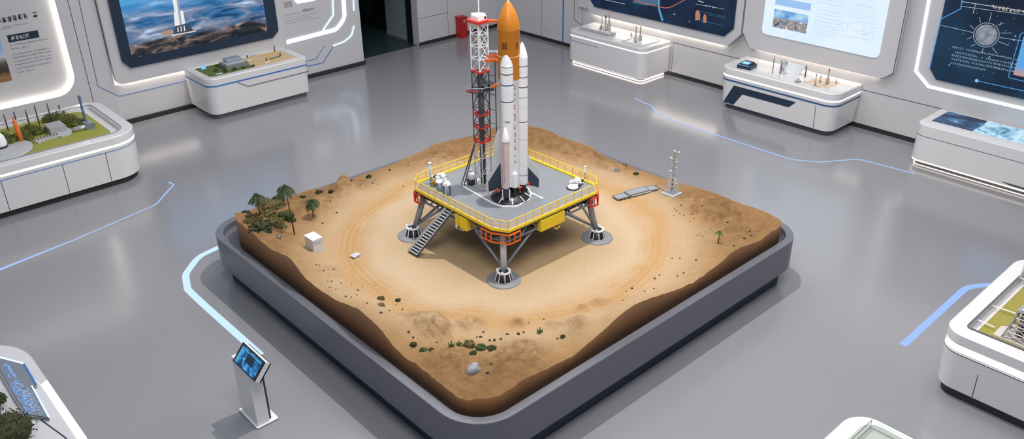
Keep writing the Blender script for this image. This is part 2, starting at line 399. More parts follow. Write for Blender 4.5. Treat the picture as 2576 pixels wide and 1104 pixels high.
# --- printed panels, first bay
def printed(name, label, cat, parent_loc=None): return thing(name, label, cat, parent_loc)
D = 0.0
INK = mat('print_ink', (0.06, 0.06, 0.07), 0.7); INKL = mat('print_ink_pale', (0.16, 0.16, 0.17), 0.7); PAPERW = mat('print_white', (0.8, 0.8, 0.8), 0.6)
def ltext(px0, px1, h, m, mb, dens=5, d=0.0, gap=0.1, wf=0.12):
    a, z = lw(*px0, d); a2, z2 = lw(*px1, d)
    return glyphs(mb, a, (z + z2) / 2, a2 - a, h, LW, m, d + 0.001, h * wf, dens, random, gap)
tt = thing('wall_lettering', 'large dark heading characters with two fine lines under them on the lit left bay', 'lettering', (4, YW, 2.6)); t = MB(); ltext((-70, 68), (93, 47), 0.12, INK, t, 9, wf=0.10); t.build('heading_line', tt); t = MB(); ltext((-60, 82), (72, 60), 0.03, INKL, t, 3); t.build('text_line', tt); t = MB(); ltext((-50, 88), (30, 68), 0.03, INKL, t, 3); t.build('text_line', tt)
t = MB(); a, z = lw(22, 106); a2, z2 = lw(99, 92)
t.prism([(a, z - 0.01), (a2, z - 0.01), (a2, z + 0.14), (a, z + 0.14)], 0.001, 0.006, NAVY, LW); t.build  # banner
glyphs(t, a + 0.06, z + 0.02, (a2 - a) * 0.62, 0.09, LW, PAPERW, 0.006, 0.009, 7)
o = t.build('wall_lettering'); tag(o, 'white characters on a small navy banner above the paragraph', 'lettering')
tt = thing('wall_lettering', 'grey paragraph of small text lines beside the desert photo', 'lettering', (4.3, YW, 1.7))
for i, (p0, p1) in enumerate((((25, 119), (120, 98)), ((29, 127), (75, 117)), ((31, 141), (126, 122)), ((34, 150), (128, 129)), ((36, 159), (130, 138)), ((38, 167), (131, 147)), ((41, 176), (132, 157)), ((44, 185), (90, 175)))):
    t = MB(); ltext(p0, p1, 0.034, INKL, t, 4, gap=0.06); t.build('text_line', tt)
# desert photo print on the wall
pm = mat('desert_print', (0.5, 0.4, 0.3), 0.5)
nt = pm.node_tree; nn = nt.nodes; tcx = nn.new('ShaderNodeTexCoord'); sp = nn.new('ShaderNodeSeparateXYZ'); nz = nn.new('ShaderNodeTexNoise'); nz.inputs['Scale'].default_value = 5
ad = nn.new('ShaderNodeMath'); ad.operation = 'MULTIPLY_ADD'; ad.inputs[1].default_value = 0.35; cr = nn.new('ShaderNodeValToRGB')
mrz = nn.new('ShaderNodeMapRange'); mrz.inputs[1].default_value = 1.5; mrz.inputs[2].default_value = 2.45
nt.links.new(tcx.outputs['Object'], sp.inputs[0]); nt.links.new(tcx.outputs['Object'], nz.inputs['Vector']); nt.links.new(sp.outputs['Z'], mrz.inputs[0])
nt.links.new(nz.outputs['Fac'], ad.inputs[0]); nt.links.new(mrz.outputs[0], ad.inputs[2]); nt.links.new(ad.outputs[0], cr.inputs[0]); nt.links.new(cr.outputs[0], nn['Principled BSDF'].inputs['Base Color'])
e = cr.color_ramp.elements; e[0].position = 0.1; e[0].color = (0.20, 0.09, 0.04, 1); e[1].position = 1.15; e[1].color = (0.3, 0.42, 0.7, 1)
for ps, cc in ((0.3, (0.32, 0.17, 0.07, 1)), (0.48, (0.03, 0.025, 0.02, 1)), (0.62, (0.12, 0.10, 0.07, 1)), (0.72, (0.6, 0.58, 0.62, 1)), (0.9, (0.30, 0.48, 0.75, 1))):
    q = e.new(ps); q.color = cc
o = MB().prism([(2.6, 1.5), (3.76, 1.5), (3.76, 2.45), (2.6, 2.45)], 0.001, 0.012, pm, LW).build('photo_print'); tag(o, 'landscape photo print of brown desert under a pale blue sky at the left edge', 'picture')
# text right of the big screen
tt = thing('wall_lettering', 'small boxed caption above four fine text lines right of the ocean screen', 'lettering', (10.5, YW - .1, 1.5)); t = MB(); ltext((762, 30), (790, 24), 0.06, INK, t, 5, .10)
t.build('tag_mark', tt)
for p0, p1 in (((712, 40), (791, 27)), ((719, 48), (798, 33)), ((714, 56), (782, 42)), ((715, 63), (804, 43))): t = MB(); ltext(p0, p1, 0.020, INKL, t, 3, .10); t.build('text_line', tt)
t = MB()
a, z = lw(716, 16, .1); t.frame([(a, z - .03), (a + .2, z - .03), (a + .2, z + .09), (a, z + .09)], [(a + .012, z - .018), (a + .188, z - .018), (a + .188, z + .078), (a + .012, z + .078)], .1, .104, INK, LW)
glyphs(t, a + .03, z, .15, .055, LW, INK, .101, .006, 6)
t.build('caption_box', tt)
# light tubes of the first wall's end panel
def tube_led(pts, w, m, label, name='led_line', r=0.0, d=0.10):
    q = [lw(*p, d) for p in pts]
    if r: q = fillet(q, r, closed=False)
    o = MB().ribbon(q, w, d, d + 0.02, m, LW).build(name); tag(o, label, 'light strip')
tube_led([(862, -30), (867, 45), (846, 74), (706, 110)], 0.10, COOL, 'thick pale blue light band curving down beside the text on the left wall', r=0.3)
tube_led([(836, -20), (838, 38), (812, 76)], 0.03, BLED, 'thin blue light line left of the thick curved light band')
tube_led([(888, -20), (890, 27)], 0.022, BLED, 'short vertical blue light line near the end of the left wall')
tube_led([(890, 65), (884, 90), (865, 105), (838, 115)], 0.028, BLED, 'curved blue light line low at the end of the left wall', r=0.2)
tube_led([(667, 116), (698, 110)], 0.02, BLED, 'short blue light dash above the sandy landscape case')
o = MB().ribbon([lw(766, 155, .1), lw(795, 148, .1), lw(817, 114, .1)], 0.014, .10, .105, BLUE, LW).build('painted_line'); tag(o, 'upper thin blue painted line right of the sandy landscape case', 'line')
o = MB().ribbon([lw(766, 168, .1), lw(812, 158, .1), lw(838, 118, .1)], 0.020, .10, .105, BLUE, LW).build('painted_line'); tag(o, 'lower thick blue painted line right of the sandy landscape case', 'line')

# ================================================================== SCREENS
def emis_mat(name, build, strength=1.0):
    m = bpy.data.materials.new(name); m.use_nodes = True; nt = m.node_tree; n = nt.nodes; b = n['Principled BSDF']
    b.inputs['Base Color'].default_value = (0.01, 0.01, 0.01, 1); b.inputs['Roughness'].default_value = 0.3; b.inputs['Specular IOR Level'].default_value = 0.15
    out = build(nt, n); nt.links.new(out, b.inputs['Emission Color']); b.inputs['Emission Strength'].default_value = strength
    return m
def ramp(nt, n, src, stops):
    cr = n.new('ShaderNodeValToRGB'); e = cr.color_ramp.elements
    e[0].position = stops[0][0]; e[0].color = (*stops[0][1], 1); e[1].position = stops[-1][0]; e[1].color = (*stops[-1][1], 1)
    for p, c in stops[1:-1]: q = e.new(p); q.color = (*c, 1)
    nt.links.new(src, cr.inputs[0]); return cr.outputs[0]
def noise_n(nt, n, sc, stretch, det=6, dist=0.0):
    tc = n.new('ShaderNodeTexCoord'); mp = n.new('ShaderNodeMapping'); mp.inputs['Scale'].default_value = stretch
    nz = n.new('ShaderNodeTexNoise'); nz.inputs['Scale'].default_value = sc; nz.inputs['Detail'].default_value = det; nz.inputs['Distortion'].default_value = dist
    nt.links.new(tc.outputs['Object'], mp.inputs[0]); nt.links.new(mp.outputs[0], nz.inputs['Vector']); return nz.outputs['Fac']
def zgrad(nt, n, z0, z1, axis='Z'):
    tc = n.new('ShaderNodeTexCoord'); sp = n.new('ShaderNodeSeparateXYZ'); mr = n.new('ShaderNodeMapRange'); mr.inputs[1].default_value = z0; mr.inputs[2].default_value = z1
    nt.links.new(tc.outputs['Object'], sp.inputs[0]); nt.links.new(sp.outputs[axis], mr.inputs[0]); return mr.outputs[0]
def mix(nt, n, f, a, b):
    m = n.new('ShaderNodeMix'); m.data_type = 'RGBA'
    if isinstance(f, float): m.inputs[0].default_value = f
    else: nt.links.new(f, m.inputs[0])
    for k, v in ((6, a), (7, b)):
        if isinstance(v, tuple): m.inputs[k].default_value = (*v, 1)
        else: nt.links.new(v, m.inputs[k])
    return m.outputs[2]
SB = 1.52; ST = 3.6; SX0 = 6.16; SX1 = 9.5           # ocean screen glass
def ocean(nt, n):
    nf = noise_n(nt, n, 2.2, (0.55, 1, 2.6), 8, 0.6)
    water = ramp(nt, n, nf, [(0.36, (0.005, 0.035, 0.10)), (0.45, (0.02, 0.12, 0.29)), (0.51, (0.10, 0.15, 0.26)), (0.58, (0.20, 0.24, 0.34)), (0.70, (0.42, 0.58, 0.78))])
    rk = ramp(nt, n, noise_n(nt, n, 3.2, (0.7, 1, 1.8), 9, 1.0), [(0.38, (0.004, 0.008, 0.014)), (0.52, (0.03, 0.03, 0.035)), (0.62, (0.20, 0.13, 0.10)), (0.75, (0.50, 0.38, 0.30))])
    g = zgrad(nt, n, SB - 1.31 + 0.0, SB - 1.31 + 0.75)
    ad = n.new('ShaderNodeMath'); ad.operation = 'MULTIPLY_ADD'; ad.inputs[1].default_value = 1.1; ad.inputs[2].default_value = -0.55
    nt.links.new(noise_n(nt, n, 1.1, (1, 1, 1.5), 4), ad.inputs[0]); su = n.new('ShaderNodeMath'); su.operation = 'ADD'; nt.links.new(ad.outputs[0], su.inputs[0]); nt.links.new(g, su.inputs[1])
    msk = ramp(nt, n, su.outputs[0], [(0.30, (0, 0, 0)), (0.55, (1, 1, 1))])
    low = mix(nt, n, msk, rk, water)
    hz = zgrad(nt, n, 1.0, 1.55)
    return mix(nt, n, hz, low, (0.06, 0.30, 0.62))
om = emis_mat('ocean_picture', ocean, 1.15)
sc = thing('display_screen', 'big wall screen showing a rocket over dark ocean and rocks in a navy frame', 'screen', (7.9, YW - 0.24, 1.31))
fo = fillet([(5.94, 4.0), (5.94, 1.49), (6.09, 1.31), (9.62, 1.31), (9.80, 1.46), (9.80, 4.0)], [0, 0.04, 0.04, 0.04, 0.04, 0])
MB().prism(fo, 0.24, 0.30, NAVY, LW).build('screen_frame', sc)
MB().prism([(SX0, SB), (SX1, SB), (SX1, ST), (SX0, ST)], 0.30, 0.304, om, LW).build('picture', sc)
PWH = glow('picture_white', (0.72, 0.74, 0.74), 1.0); PWS = glow('picture_shade', (0.25, 0.30, 0.36), 1.0); PDK = glow('picture_dark', (0.01, 0.02, 0.05), 1.0); PBR = glow('picture_brown', (0.35, 0.20, 0.15), 1.0)
r = MB(); dd = .304
def pq(pts, m, d0): r.prism([lw(*p, .31) for p in pts], d0, d0 + .001, m, LW)
pq([(404, 88), (408, 80), (424, 75), (436, 74), (436, 88)], PBR, dd); pq([(468, 74), (484, 70), (497, 77), (476, 84)], PBR, dd)
pq([(435, 86), (470, 83), (486, 78), (478, 62), (443, 66)], PDK, dd + .001)
pq([(434, 0), (449, -3), (459, 62), (446, 65)], PWH, dd + .002); pq([(444, -1), (449, -3), (459, 62), (453, 63)], PWS, dd + .003)
pq([(437, 33), (441, 28), (445, 33), (448, 64), (440, 66)], PWH, dd + .004); pq([(453, 30), (457, 25), (461, 29), (466, 59), (458, 62)], PWH, dd + .004)
pq([(440, 66), (466, 60), (470, 79), (444, 83)], PDK, dd + .004)
for i in range(3): pq([(446 + i * 8, 68 - i * 2), (448 + i * 8, 68 - i * 2), (450 + i * 8, 80 - i), (447 + i * 8, 80 - i)], PWH, dd + .006)
pq([(431, 88), (492, 77), (493, 79), (433, 90)], PWH, dd + .006)
r.build('rocket_picture', sc)
# white strip of the vertical graphic at the top of the end panel
o = MB().prism([lw(*p, .1) for p in ((741, 2), (748, 9), (792, 1), (792, -12), (740, -6))], .10, .12, COOL, LW).build('light_panel'); tag(o, 'white lit panel corner at the top of the left wall, right of the ocean screen', 'light')

# --- navy orbit screen, right wall
def navyish(nt, n):
    c = ramp(nt, n, noise_n(nt, n, 1.2, (1, 1, 1), 3), [(0.35, (0.004, 0.014, 0.045)), (0.65, (0.010, 0.045, 0.12))]); return c
nm = emis_mat('navy_glass', navyish, 0.55)
DR = 0.17
sc = thing('display_screen', 'navy wall screen with orbit curves and two small orange capsules', 'screen', (XW - DR, 13.5, 1.41))
MB().prism([(15.87, 3.6), (15.87, 1.60), (15.68, 1.40), (11.45, 1.40), (11.22, 1.62), (11.22, 3.6)], DR, DR + 0.04, nm, RW).build('screen_glass', sc)
EB = glow('screen_blue', (0.05, 0.30, 0.50), 1.0); EO = glow('screen_orange', (0.45, 0.10, 0.05), 1.0); EW = glow('screen_white', (0.45, 0.5, 0.58), 0.9); ET = glow('screen_dim', (0.03, 0.10, 0.18), 1.0); ECP = glow('screen_copper', (0.42, 0.16, 0.07), 1.0); EWB = glow('screen_paleblue', (0.2, 0.45, 0.75), 1.0)
g = MB(); d = DR + .04
def rpt(*pts): return [rw(*p, DR + .04) for p in pts]
g.ribbon(fillet(rpt((1658, -30), (1657, 20), (1667, 52)), .3, closed=False), 0.06, d, d + .002, EB, RW)
g.ribbon(fillet(rpt((1560, -12), (1620, 8), (1680, 22), (1730, -4)), .6, closed=False), 0.02, d + .002, d + .004, EO, RW)
g.prism(rpt((1588, 6), (1620, -6), (1656, -4), (1656, 12), (1628, 14)), d, d + .001, ET, RW)
g.ribbon(rpt((1515, -2), (1572, 10)), 0.012, d, d + .002, EW, RW); g.ribbon(rpt((1750, 10), (1822, 23)), 0.008, d, d + .002, EW, RW); g.ribbon(rpt((1756, 2), (1770, 6)), 0.02, d, d + .002, EW, RW)
for y0, y1 in (((1752, 26), (1824, 42)), ((1755, 50), (1822, 65)), ((1783, 38), (1824, 45))): g.ribbon(rpt(y0, y1), 0.008, d, d + .002, ET, RW)
g.build('orbit_lines', sc)
g = MB(); 
for (a, b_) in (((1774, 13), (1800, 15)), ((1692, 34), (1700, 35)), ((1732, 53), (1736, 53))):
    p0 = rw(*a, d); p1 = rw(*b_, d); glyphs(g, p1[0], p0[1] - .03, abs(p0[0] - p1[0]), 0.045, RW, EW, d, .006, 5)
g.build('lettering', sc)
for cx, cy, hw, hh, m in ((1755, 38, 6, 13, ECP), (1773, 46, 4, 11, ECP)):
    P = [rw(cx + hw * 1.0 * x_, cy + hh * y_, d) for x_, y_ in ((-1, 1), (-1, -.3), (-.5, -.85), (0, -1), (.5, -.85), (1, -.3), (1, 1))]
    MB().prism(P, d, d + .002, m, RW).build('capsule_picture', sc)
# --- pale lit screen, right wall
lm = emis_mat('pale_glass', lambda nt, n: ramp(nt, n, noise_n(nt, n, .8, (1, 1, 1), 2), [(0.3, (0.66, 0.80, 0.93)), (0.7, (0.76, 0.87, 0.96))]), 1.0)
sc = thing('display_screen', 'bright pale blue wall screen with photos, text columns and line drawings', 'screen', (XW - DR, 9.0, 1.7))
MB().prism(fillet([(10.45, 3.6), (10.45, 1.66), (7.63, 1.66), (7.63, 3.6)], [0, .13, .13, 0]), DR, DR + 0.03, lm, RW).build('screen_glass', sc)
d = DR + .03
def skyp(nt, n):
    g = zgrad(nt, n, 0.27, 0.62)
    lowc = ramp(nt, n, noise_n(nt, n, 9, (1, 1, 1.3), 7), [(0.35, (0.02, 0.03, 0.05)), (0.5, (0.35, 0.40, 0.46)), (0.6, (0.28, 0.12, 0.06)), (0.7, (0.7, 0.76, 0.8))])
    sky = ramp(nt, n, noise_n(nt, n, 3, (1, 1, 2), 4), [(0.35, (0.10, 0.28, 0.60)), (0.65, (0.45, 0.68, 0.90))])
    return mix(nt, n, ramp(nt, n, g, [(0.28, (0, 0, 0)), (0.42, (1, 1, 1))]), lowc, sky)
pmx = emis_mat('city_picture', skyp, 1.0)
def rq(px, m, mb, d0, d1):      # axis aligned rectangle through opposite corners
    a, b_ = rw(*px[0], d), rw(*px[1], d); mb.prism([(a[0], a[1]), (b_[0], a[1]), (b_[0], b_[1]), (a[0], b_[1])], d0, d1, m, RW)
m_ = MB(); rq(((1945, 70), (2033, 48)), pmx, m_, d, d + .002)
m_ = MB(); a = rw(1943, 67, d); b_ = rw(2028, 82, d); top = rw(1948, 22, d)
m_.prism([(a[0], a[1] - .0), (b_[0], a[1]), (b_[0], top[1]), (a[0], top[1])], d, d + .002, pmx, RW); m_.build('city_photo', sc)
m_ = MB(); a = rw(1950, 11, d); b_ = rw(2039, 24, d); m_.prism([(a[0], a[1]), (b_[0], a[1]), (b_[0], a[1] + .16), (a[0], a[1] + .16)], d, d + .002, glow('photo_band', (0.28, 0.48, 0.78), 1.0), RW); m_.build('sky_photo', sc)
EG = glow('screen_grey_text', (0.45, 0.60, 0.70), 1.0)
g = MB()
for y in range(8):
    a = rw(2055 - y * .6, -14 + y * 9.2, d); g.ribbon([(a[0], a[1]), (a[0] - .64, a[1])], .010 if y != 3 else .0001, d, d + .001, EG, RW)
for y in range(6):
    a = rw(2048 - y * .7, 52 + y * 6.5, d); g.ribbon([(a[0], a[1]), (a[0] - (.6 if y else .3), a[1])], .009, d, d + .001, EG, RW)
a = rw(2143, 12, d); glyphs(g, a[0] - .52, a[1], .5, .05, RW, EG, d, .006, 5)
for y in range(4):
    a = rw(2140 - y, 20 + y * 7, d); g.ribbon([(a[0], a[1]), (a[0] - .62, a[1])], .006, d, d + .001, EG, RW)
g.build('text_lines', sc)
g = MB()
for pp in (((2117, 57), (2118, 78)), ((2117, 57), (2131, 59), (2130, 78), (2118, 78)), ((2131, 62), (2165, 55), (2200, 62)), ((2175, 58), (2172, 80), (2150, 76)), ((2196, 80), (2178, 84)), ((2190, 70), (2202, 72)), ((2115, 88), (2195, 103)), ((2195, 80), (2196, 95)), ((2170, 84), (2182, 86), (2181, 90), (2170, 88), (2170, 84))):
    g.ribbon(rpt(*pp), .010, d, d + .001, EG, RW)
g.build('line_drawing', sc)
# --- dark star map screen, far right
def navy2(nt, n):
    return ramp(nt, n, noise_n(nt, n, .9, (1, 1, 1), 3), [(0.35, (0.004, 0.016, 0.045)), (0.65, (0.010, 0.05, 0.11))])
sm_ = emis_mat('starmap_glass', navy2, 0.7)
sc = thing('display_screen', 'dark star map wall screen with a grey planet and glowing blue lines', 'screen', (XW, 5.0, 1.45))
MB().prism([(6.6, 3.6), (6.6, 1.64), (6.44, 1.45), (2.5, 1.45), (2.5, 3.6)], 0, 0.04, sm_, RW).build('screen_glass', sc)
d = .04
def rp(*pts): return [rw(*p, d) for p in pts]
BL = glow('line_blue', (0.04, 0.30, 0.72), 1.0); ETX = glow('screen_text', (0.28, 0.38, 0.5), .8)
MB().ribbon(rp((2422, -12), (2417, 22), (2367, 48), (2338, 172)), .016, d, d + .003, BL, RW).build('blue_line', sc)
g = MB(); g.ribbon(rp((2457, 203), (2576, 229), (2600, 234)), .012, d, d + .003, BL, RW)
MB().ribbon(fillet(rp((2600, 78), (2576, 82), (2568, 84), (2536, 195), (2600, 210)), .05, closed=False), .012, d, d + .003, BL, RW).build('blue_line', sc)
c = rw(2457, 203, d); g.prism([(c[0] + .035 * math.cos(i * PI / 6), c[1] + .035 * math.sin(i * PI / 6)) for i in range(12)], d, d + .004, EWB, RW)
g.build('blue_line', sc)
g = MB(); c = rw(2481, 88, d); R_ = 0.20
g.prism([(c[0] + R_ * math.cos(i * PI / 16), c[1] + R_ * math.sin(i * PI / 16)) for i in range(32)], d, d + .003, emis_mat('planet_picture', lambda nt, n: ramp(nt, n, noise_n(nt, n, 9, (1, 1, 1), 6), [(0.3, (0.12, 0.15, 0.20)), (0.7, (0.36, 0.38, 0.44))]), 1.0), RW)
g.build('planet_picture', sc)
g = MB(); g.ribbon([(c[0] + (R_ + .03) * math.cos(i * PI / 16), c[1] + (R_ + .03) * math.sin(i * PI / 16)) for i in range(33)], .010, d, d + .002, EW, RW)
for k in range(10):
    a = k * PI / 5 + .3; g.ribbon([(c[0] + (R_ + .06) * math.cos(a), c[1] + (R_ + .06) * math.sin(a)), (c[0] + (R_ + random.uniform(.12, .28)) * math.cos(a), c[1] + (R_ + random.uniform(.12, .28)) * math.sin(a))], .008, d, d + .002, EW, RW)
g.ribbon([(c[0] + .9, c[1] + .03), (c[0] + .24, c[1] + .0)], .007, d, d + .002, EW, RW); g.ribbon([(c[0] - .24, c[1]), (c[0] - .85, c[1] + .02)], .007, d, d + .002, EW, RW)
g.ribbon(rp((2420, 4), (2600, 32)), .012, d, d + .002, EW, RW); g.ribbon(rp((2420, 16), (2576, 37)), .008, d, d + .002, EW, RW); g.ribbon(rp((2454, 10), (2448, 34)), .010, d, d + .002, EW, RW)
g.build('white_lines', sc)
g = MB()
for i in range(26):
    p = (random.uniform(2360, 2560), random.uniform(20, 220)); q = rw(*p, d)
    if q[0] < 6.4 and q[1] > 1.55: s_ = random.choice((.008, .012, .018)); g.prism([(q[0] - s_, q[1]), (q[0], q[1] - s_), (q[0] + s_, q[1]), (q[0], q[1] + s_)], d, d + .002, EWB, RW)
g.build('stars', sc, ).__setitem__('kind', 'stuff')
for i, (p, L_) in enumerate((((2393, 117), 1.28), ((2398, 130), 1.2), ((2394, 138), 1.28), ((2392, 147), 1.28), ((2390, 157), .68))):
    q = rw(*p, d); glyphs(MB(), 0, 0, 0, 1, RW, EW); g = MB(); glyphs(g, q[0] - L_, q[1] - .025, L_, .042, RW, ETX, d, .005, 5, gap=0.03); g.build('text_line', sc)
g = MB(); q = rw(2495, 15, d); glyphs(g, q[0] - 1.3, q[1] - .06, 1.3, .08, RW, glow('screen_sand_text', (.5, .42, .38), 1), d, .008, 6)
g.build('lettering', sc)
P = rp((2549, 188), (2576, 100)); a0 = rw(2549, 188, d); a1_ = rw(2572, 92, d)
skm = emis_mat('sunset_picture', lambda nt, n: ramp(nt, n, zgrad(nt, n, .12, .75), [(0.05, (0.01, 0.01, 0.02)), (0.2, (0.10, 0.05, 0.03)), (0.32, (0.45, 0.20, 0.14)), (0.55, (0.45, 0.30, 0.30)), (0.75, (0.10, 0.35, 0.72))]), 1.0)
MB().prism([(a0[0], a0[1]), (3.0, a0[1]), (3.0, a1_[1]), (a0[0], a1_[1])], d, d + .004, skm, RW).build('sunset_photo', sc)
o = MB().ribbon([(6.98, 4.9), (6.88, 1.52), (6.56, 1.26), (2.4, 1.26)], .055, 0, .02, COOL, RW).build('led_line'); tag(o, 'cool white light band outlining the star map screen', 'light strip')
for ob in C.objects:
    if ob.name.startswith('led_line'): pass
# --- glowing lines in the floor
def floor_led(pts, w, m, label, r=0.0):
    q = [PZ(*p, 0)[:2] for p in pts]
    if r: q = fillet(q, r, closed=False)
    o = MB().ribbon(q, w, -0.004, 0.004, m).build('floor_light_line'); tag(o, label, 'light strip')
floor_led([(1596, 247), (1642, 268), (1652, 284), (1690, 303), (1990, 401), (2062, 408), (2160, 400), (2300, 437)], 0.036, BLEDF, 'thin blue glowing floor line running past the cases on the right', 0.3)
floor_led([(-60, 702), (0, 678), (185, 604), (392, 515), (437, 464), (425, 458)], 0.03, BLEDF, 'thin blue glowing floor line in front of the green landscape case', [0, .1, .1, .3, .02, 0])
floor_led([(600, 609), (563, 616), (500, 645), (466, 690), (472, 728), (508, 762), (655, 893)], 0.11, WLEDF, 'bright wide glowing floor line curving from the sand tray to the kiosk', 0.5)
floor_led([(2530, 716), (2478, 717), (2432, 722), (2272, 868)], 0.10, glow('floor_blue_led_wide', (0.30, 0.50, 1.0), 0.85), 'wide blue glowing floor line beside the white case at the right edge', 0.5)
# ================================================================== THE SAND TRAY
TRAYM = mat('tray_grey', (0.115, 0.118, 0.14), 0.32, var=0.03)
DBLUE = mat('tray_foot_navy', (0.012, 0.02, 0.04), 0.5)
TX = (4.28, 10.95, 5.375, 11.98); TR = (0.58, 0.55, 0.55, 0.58)
tray = thing('display_tray', 'big square charcoal tray with rounded corners on a dark recessed foot', 'display stand', (7.6, 8.7, 0))
MB().loft(TX, TR, [(0.27, 0.03), (0.31, 0.0), (0.795, 0.0), (0.80, 0.005), (0.80, 0.112), (0.79, 0.118), (0.70, 0.118)], TRAYM, seg=16).build('tray_body', tray)
MB().loft(TX, TR, [(0.0, 0.13), (0.27, 0.13)], DBLUE, seg=12).build('tray_foot', tray)
SX = (4.475, 10.76, 5.565, 11.80); SR = (0.42, 0.40, 0.40, 0.85)
CX, CY = 7.42, 8.39
def zpts(s, ox, oy, pts): return [(ox + a / s, oy + b / s) for a, b in pts]
Le = [(lambda q: (q.y, q.z))(PX(x, y, SX[0])) for x, y in [(620, 575), (632, 585), (660, 611), (690, 632), (716.5, 641.5), (734, 654.5), (751, 677.7), (768.7, 701), (806, 730), (847, 756), (900, 776), (934, 804.5), (961, 831.6), (988, 869), (1025, 904.5), (1056, 920), (1083, 947), (1110, 967), (1140.5, 992.5)]]
Re = [(lambda q: (q.x, q.z))(PY(x, y, SX[2])) for x, y in [(1266, 992.5), (1316.7, 957), (1367.5, 933), (1401, 914.6), (1442, 896), (1460.9, 879.1), (1487, 857.4), (1515.2, 833.5), (1545.7, 805.2), (1571.7, 783.5), (1593.5, 767.2), (1619.6, 755.2), (1645.7, 745.9), (1680.4, 735.7), (1710.9, 725.9), (1741.3, 711.7), (1765.2, 696.5), (1790, 678), (1810, 663.5), (1844, 632.5), (1865, 622), (1913, 605), (1944, 581)]]
BRe = [(lambda q: (q.y, q.z))(PX(x, y, SX[1])) for x, y in [(1940.5, 539.6), (1895.7, 522), (1844, 505), (1810, 490), (1761.5, 472.5), (1713, 462), (1655, 443), (1596, 422.6), (1544.7, 405), (1517, 390), (1480, 367), (1437, 354), (1393.5, 335), (1350, 320)]]
BLe = [(lambda q: (q.x, q.z))(PY(x, y, SX[3])) for x, y in [(618, 528), (652.5, 515.9), (706.8, 501.4), (743, 490.5), (770.2, 481.4), (811.9, 471.5), (873.5, 452), (906.1, 443.4), (951.4, 425.3), (988.3, 413.2), (1033.6, 392.4), (1062.6, 379.7), (1088, 367), (1115.1, 358), (1151.4, 350.7), (1189.4, 342.6)]]
def interp(T, x):
    T = sorted(T)
    if x <= T[0][0]: return T[0][1]
    for (a, b), (c, d) in zip(T, T[1:]):
        if x <= c:
            t = (x - a) / (c - a); return b + (d - b) * t
    return T[-1][1]
def edge_h(x, y):
    c = [(abs(x - SX[0]), interp(Le, y)), (abs(x - SX[1]), interp(BRe, y)), (abs(y - SX[2]), interp(Re, x)), (abs(y - SX[3]), interp(BLe, x))]
    s = wsum = 0
    for d, h in c: k = 1 / (d + 0.03) ** 3; s += k * h; wsum += k
    return s / wsum
MOUNDS = [(6.50, 11.45, .16, .20), (6.62, 11.35, .06, .14), (10.35, 6.72, .13, .30), (10.2, 6.35, .10, .30), (10.5, 7.1, .06, .2), (10.0, 6.6, .05, .2), (10.4, 10.2, .10, .22), (10.45, 9.5, .10, .2), (10.3, 9.9, .07, .18), (10.4, 10.8, .09, .25), (10.5, 9.0, .06, .15), (10.1, 11.2, .06, .3),
          (5.18, 7.22, .12, .20), (5.08, 6.98, .10, .16), (5.0, 7.4, .06, .2), (5.53, 6.86, .07, .13), (5.40, 6.95, .03, .12), (5.95, 6.50, .07, .10), (5.62, 6.02, .07, .22), (5.35, 5.95, .05, .2), (4.85, 6.55, .05, .25), (6.47, 5.95, .08, .14), (7.05, 6.08, .08, .11), (6.8, 6.15, .05, .1), (6.25, 6.15, .05, .1), (6.3, 5.85, .04, .15),
          (5.9, 11.2, .06, .3), (8.3, 11.3, .05, .4), (9.0, 11.1, -.04, .3), (4.85, 9.1, .05, .14), (9.9, 5.95, .04, .2), (5.0, 11.3, .05, .35)]
def smooth(a, b, x):
    t = min(1, max(0, (x - a) / (b - a))); return t * t * (3 - 2 * t)
def terrain(x, y, fine=True, soil=None):
    s_ = 0.0
    dx = min(x - SX[0], SX[1] - x); dy = min(y - SX[2], SX[3] - y); de = max(0.0, min(dx, dy)); r = math.hypot(x - CX, y - CY)
    k = 1 - smooth(0.0, 0.85, de); k *= smooth(2.2, 2.9, r)
    h = 0.925 + (edge_h(x, y) - 0.925) * k
    for mx, my, a, s in MOUNDS:
        d2 = ((x - mx) ** 2 + (y - my) ** 2) / (s * s)
        if d2 < 9:
            e_ = math.exp(-d2) * smooth(-0.02, 0.2, de); h += a * 1.15 * e_
            if fine and a > 0: h += a * .45 * e_ * (noise.ridged_multi_fractal(Vector((x * 5, y * 5, 2)), .9, 2.2, 5, 1.0, 2.0) - 1.0); s_ += min(1.0, e_ * 1.3) * min(1, a / .07)
    if fine:
        rough = smooth(1.9, 3.2, r)
        h += (0.002 + 0.035 * rough) * noise.fractal(Vector((x * 2.1, y * 2.1, 3)), 1.0, 2.2, 5) * smooth(-.02, .12, de)
        patch = smooth(.02, .35, noise.noise(Vector((x * .9, y * .9, 5))) + .15) * smooth(2.6, 3.3, r)
        s_ += patch * .75
        h += 0.030 * patch * (noise.ridged_multi_fractal(Vector((x * 4.5, y * 4.5, 2)), .9, 2.2, 5, 1.0, 2.0) - 1.0)
        h += 0.008 * rough * noise.fractal(Vector((x * 14, y * 14, 7)), 0.7, 2.1, 4)
        q = r + 0.05 * noise.noise(Vector((x * .8, y * .8, 1)))
        band = math.exp(-((q - 2.27) / .17) ** 2)
        h += band * 0.006 * math.sin(q * 75) - band * 0.012
    if soil is not None: soil.append(min(1.0, max(0.0, s_)))
    return h
NS, NK = 720, 190
def perim(n):
    P = rr(SX[0], SX[1], SX[2], SX[3], SR, 0, 24); L = [0]
    for i in range(len(P)): L.append(L[-1] + math.dist(P[i], P[(i + 1) % len(P)]))
    out = []; j = 0
    for k in range(n):
        s = L[-1] * k / n
        while L[j + 1] < s: j += 1
        t = (s - L[j]) / max(1e-9, L[j + 1] - L[j]); a = P[j]; b_ = P[(j + 1) % len(P)]
        out.append((a[0] + (b_[0] - a[0]) * t, a[1] + (b_[1] - a[1]) * t))
    return out
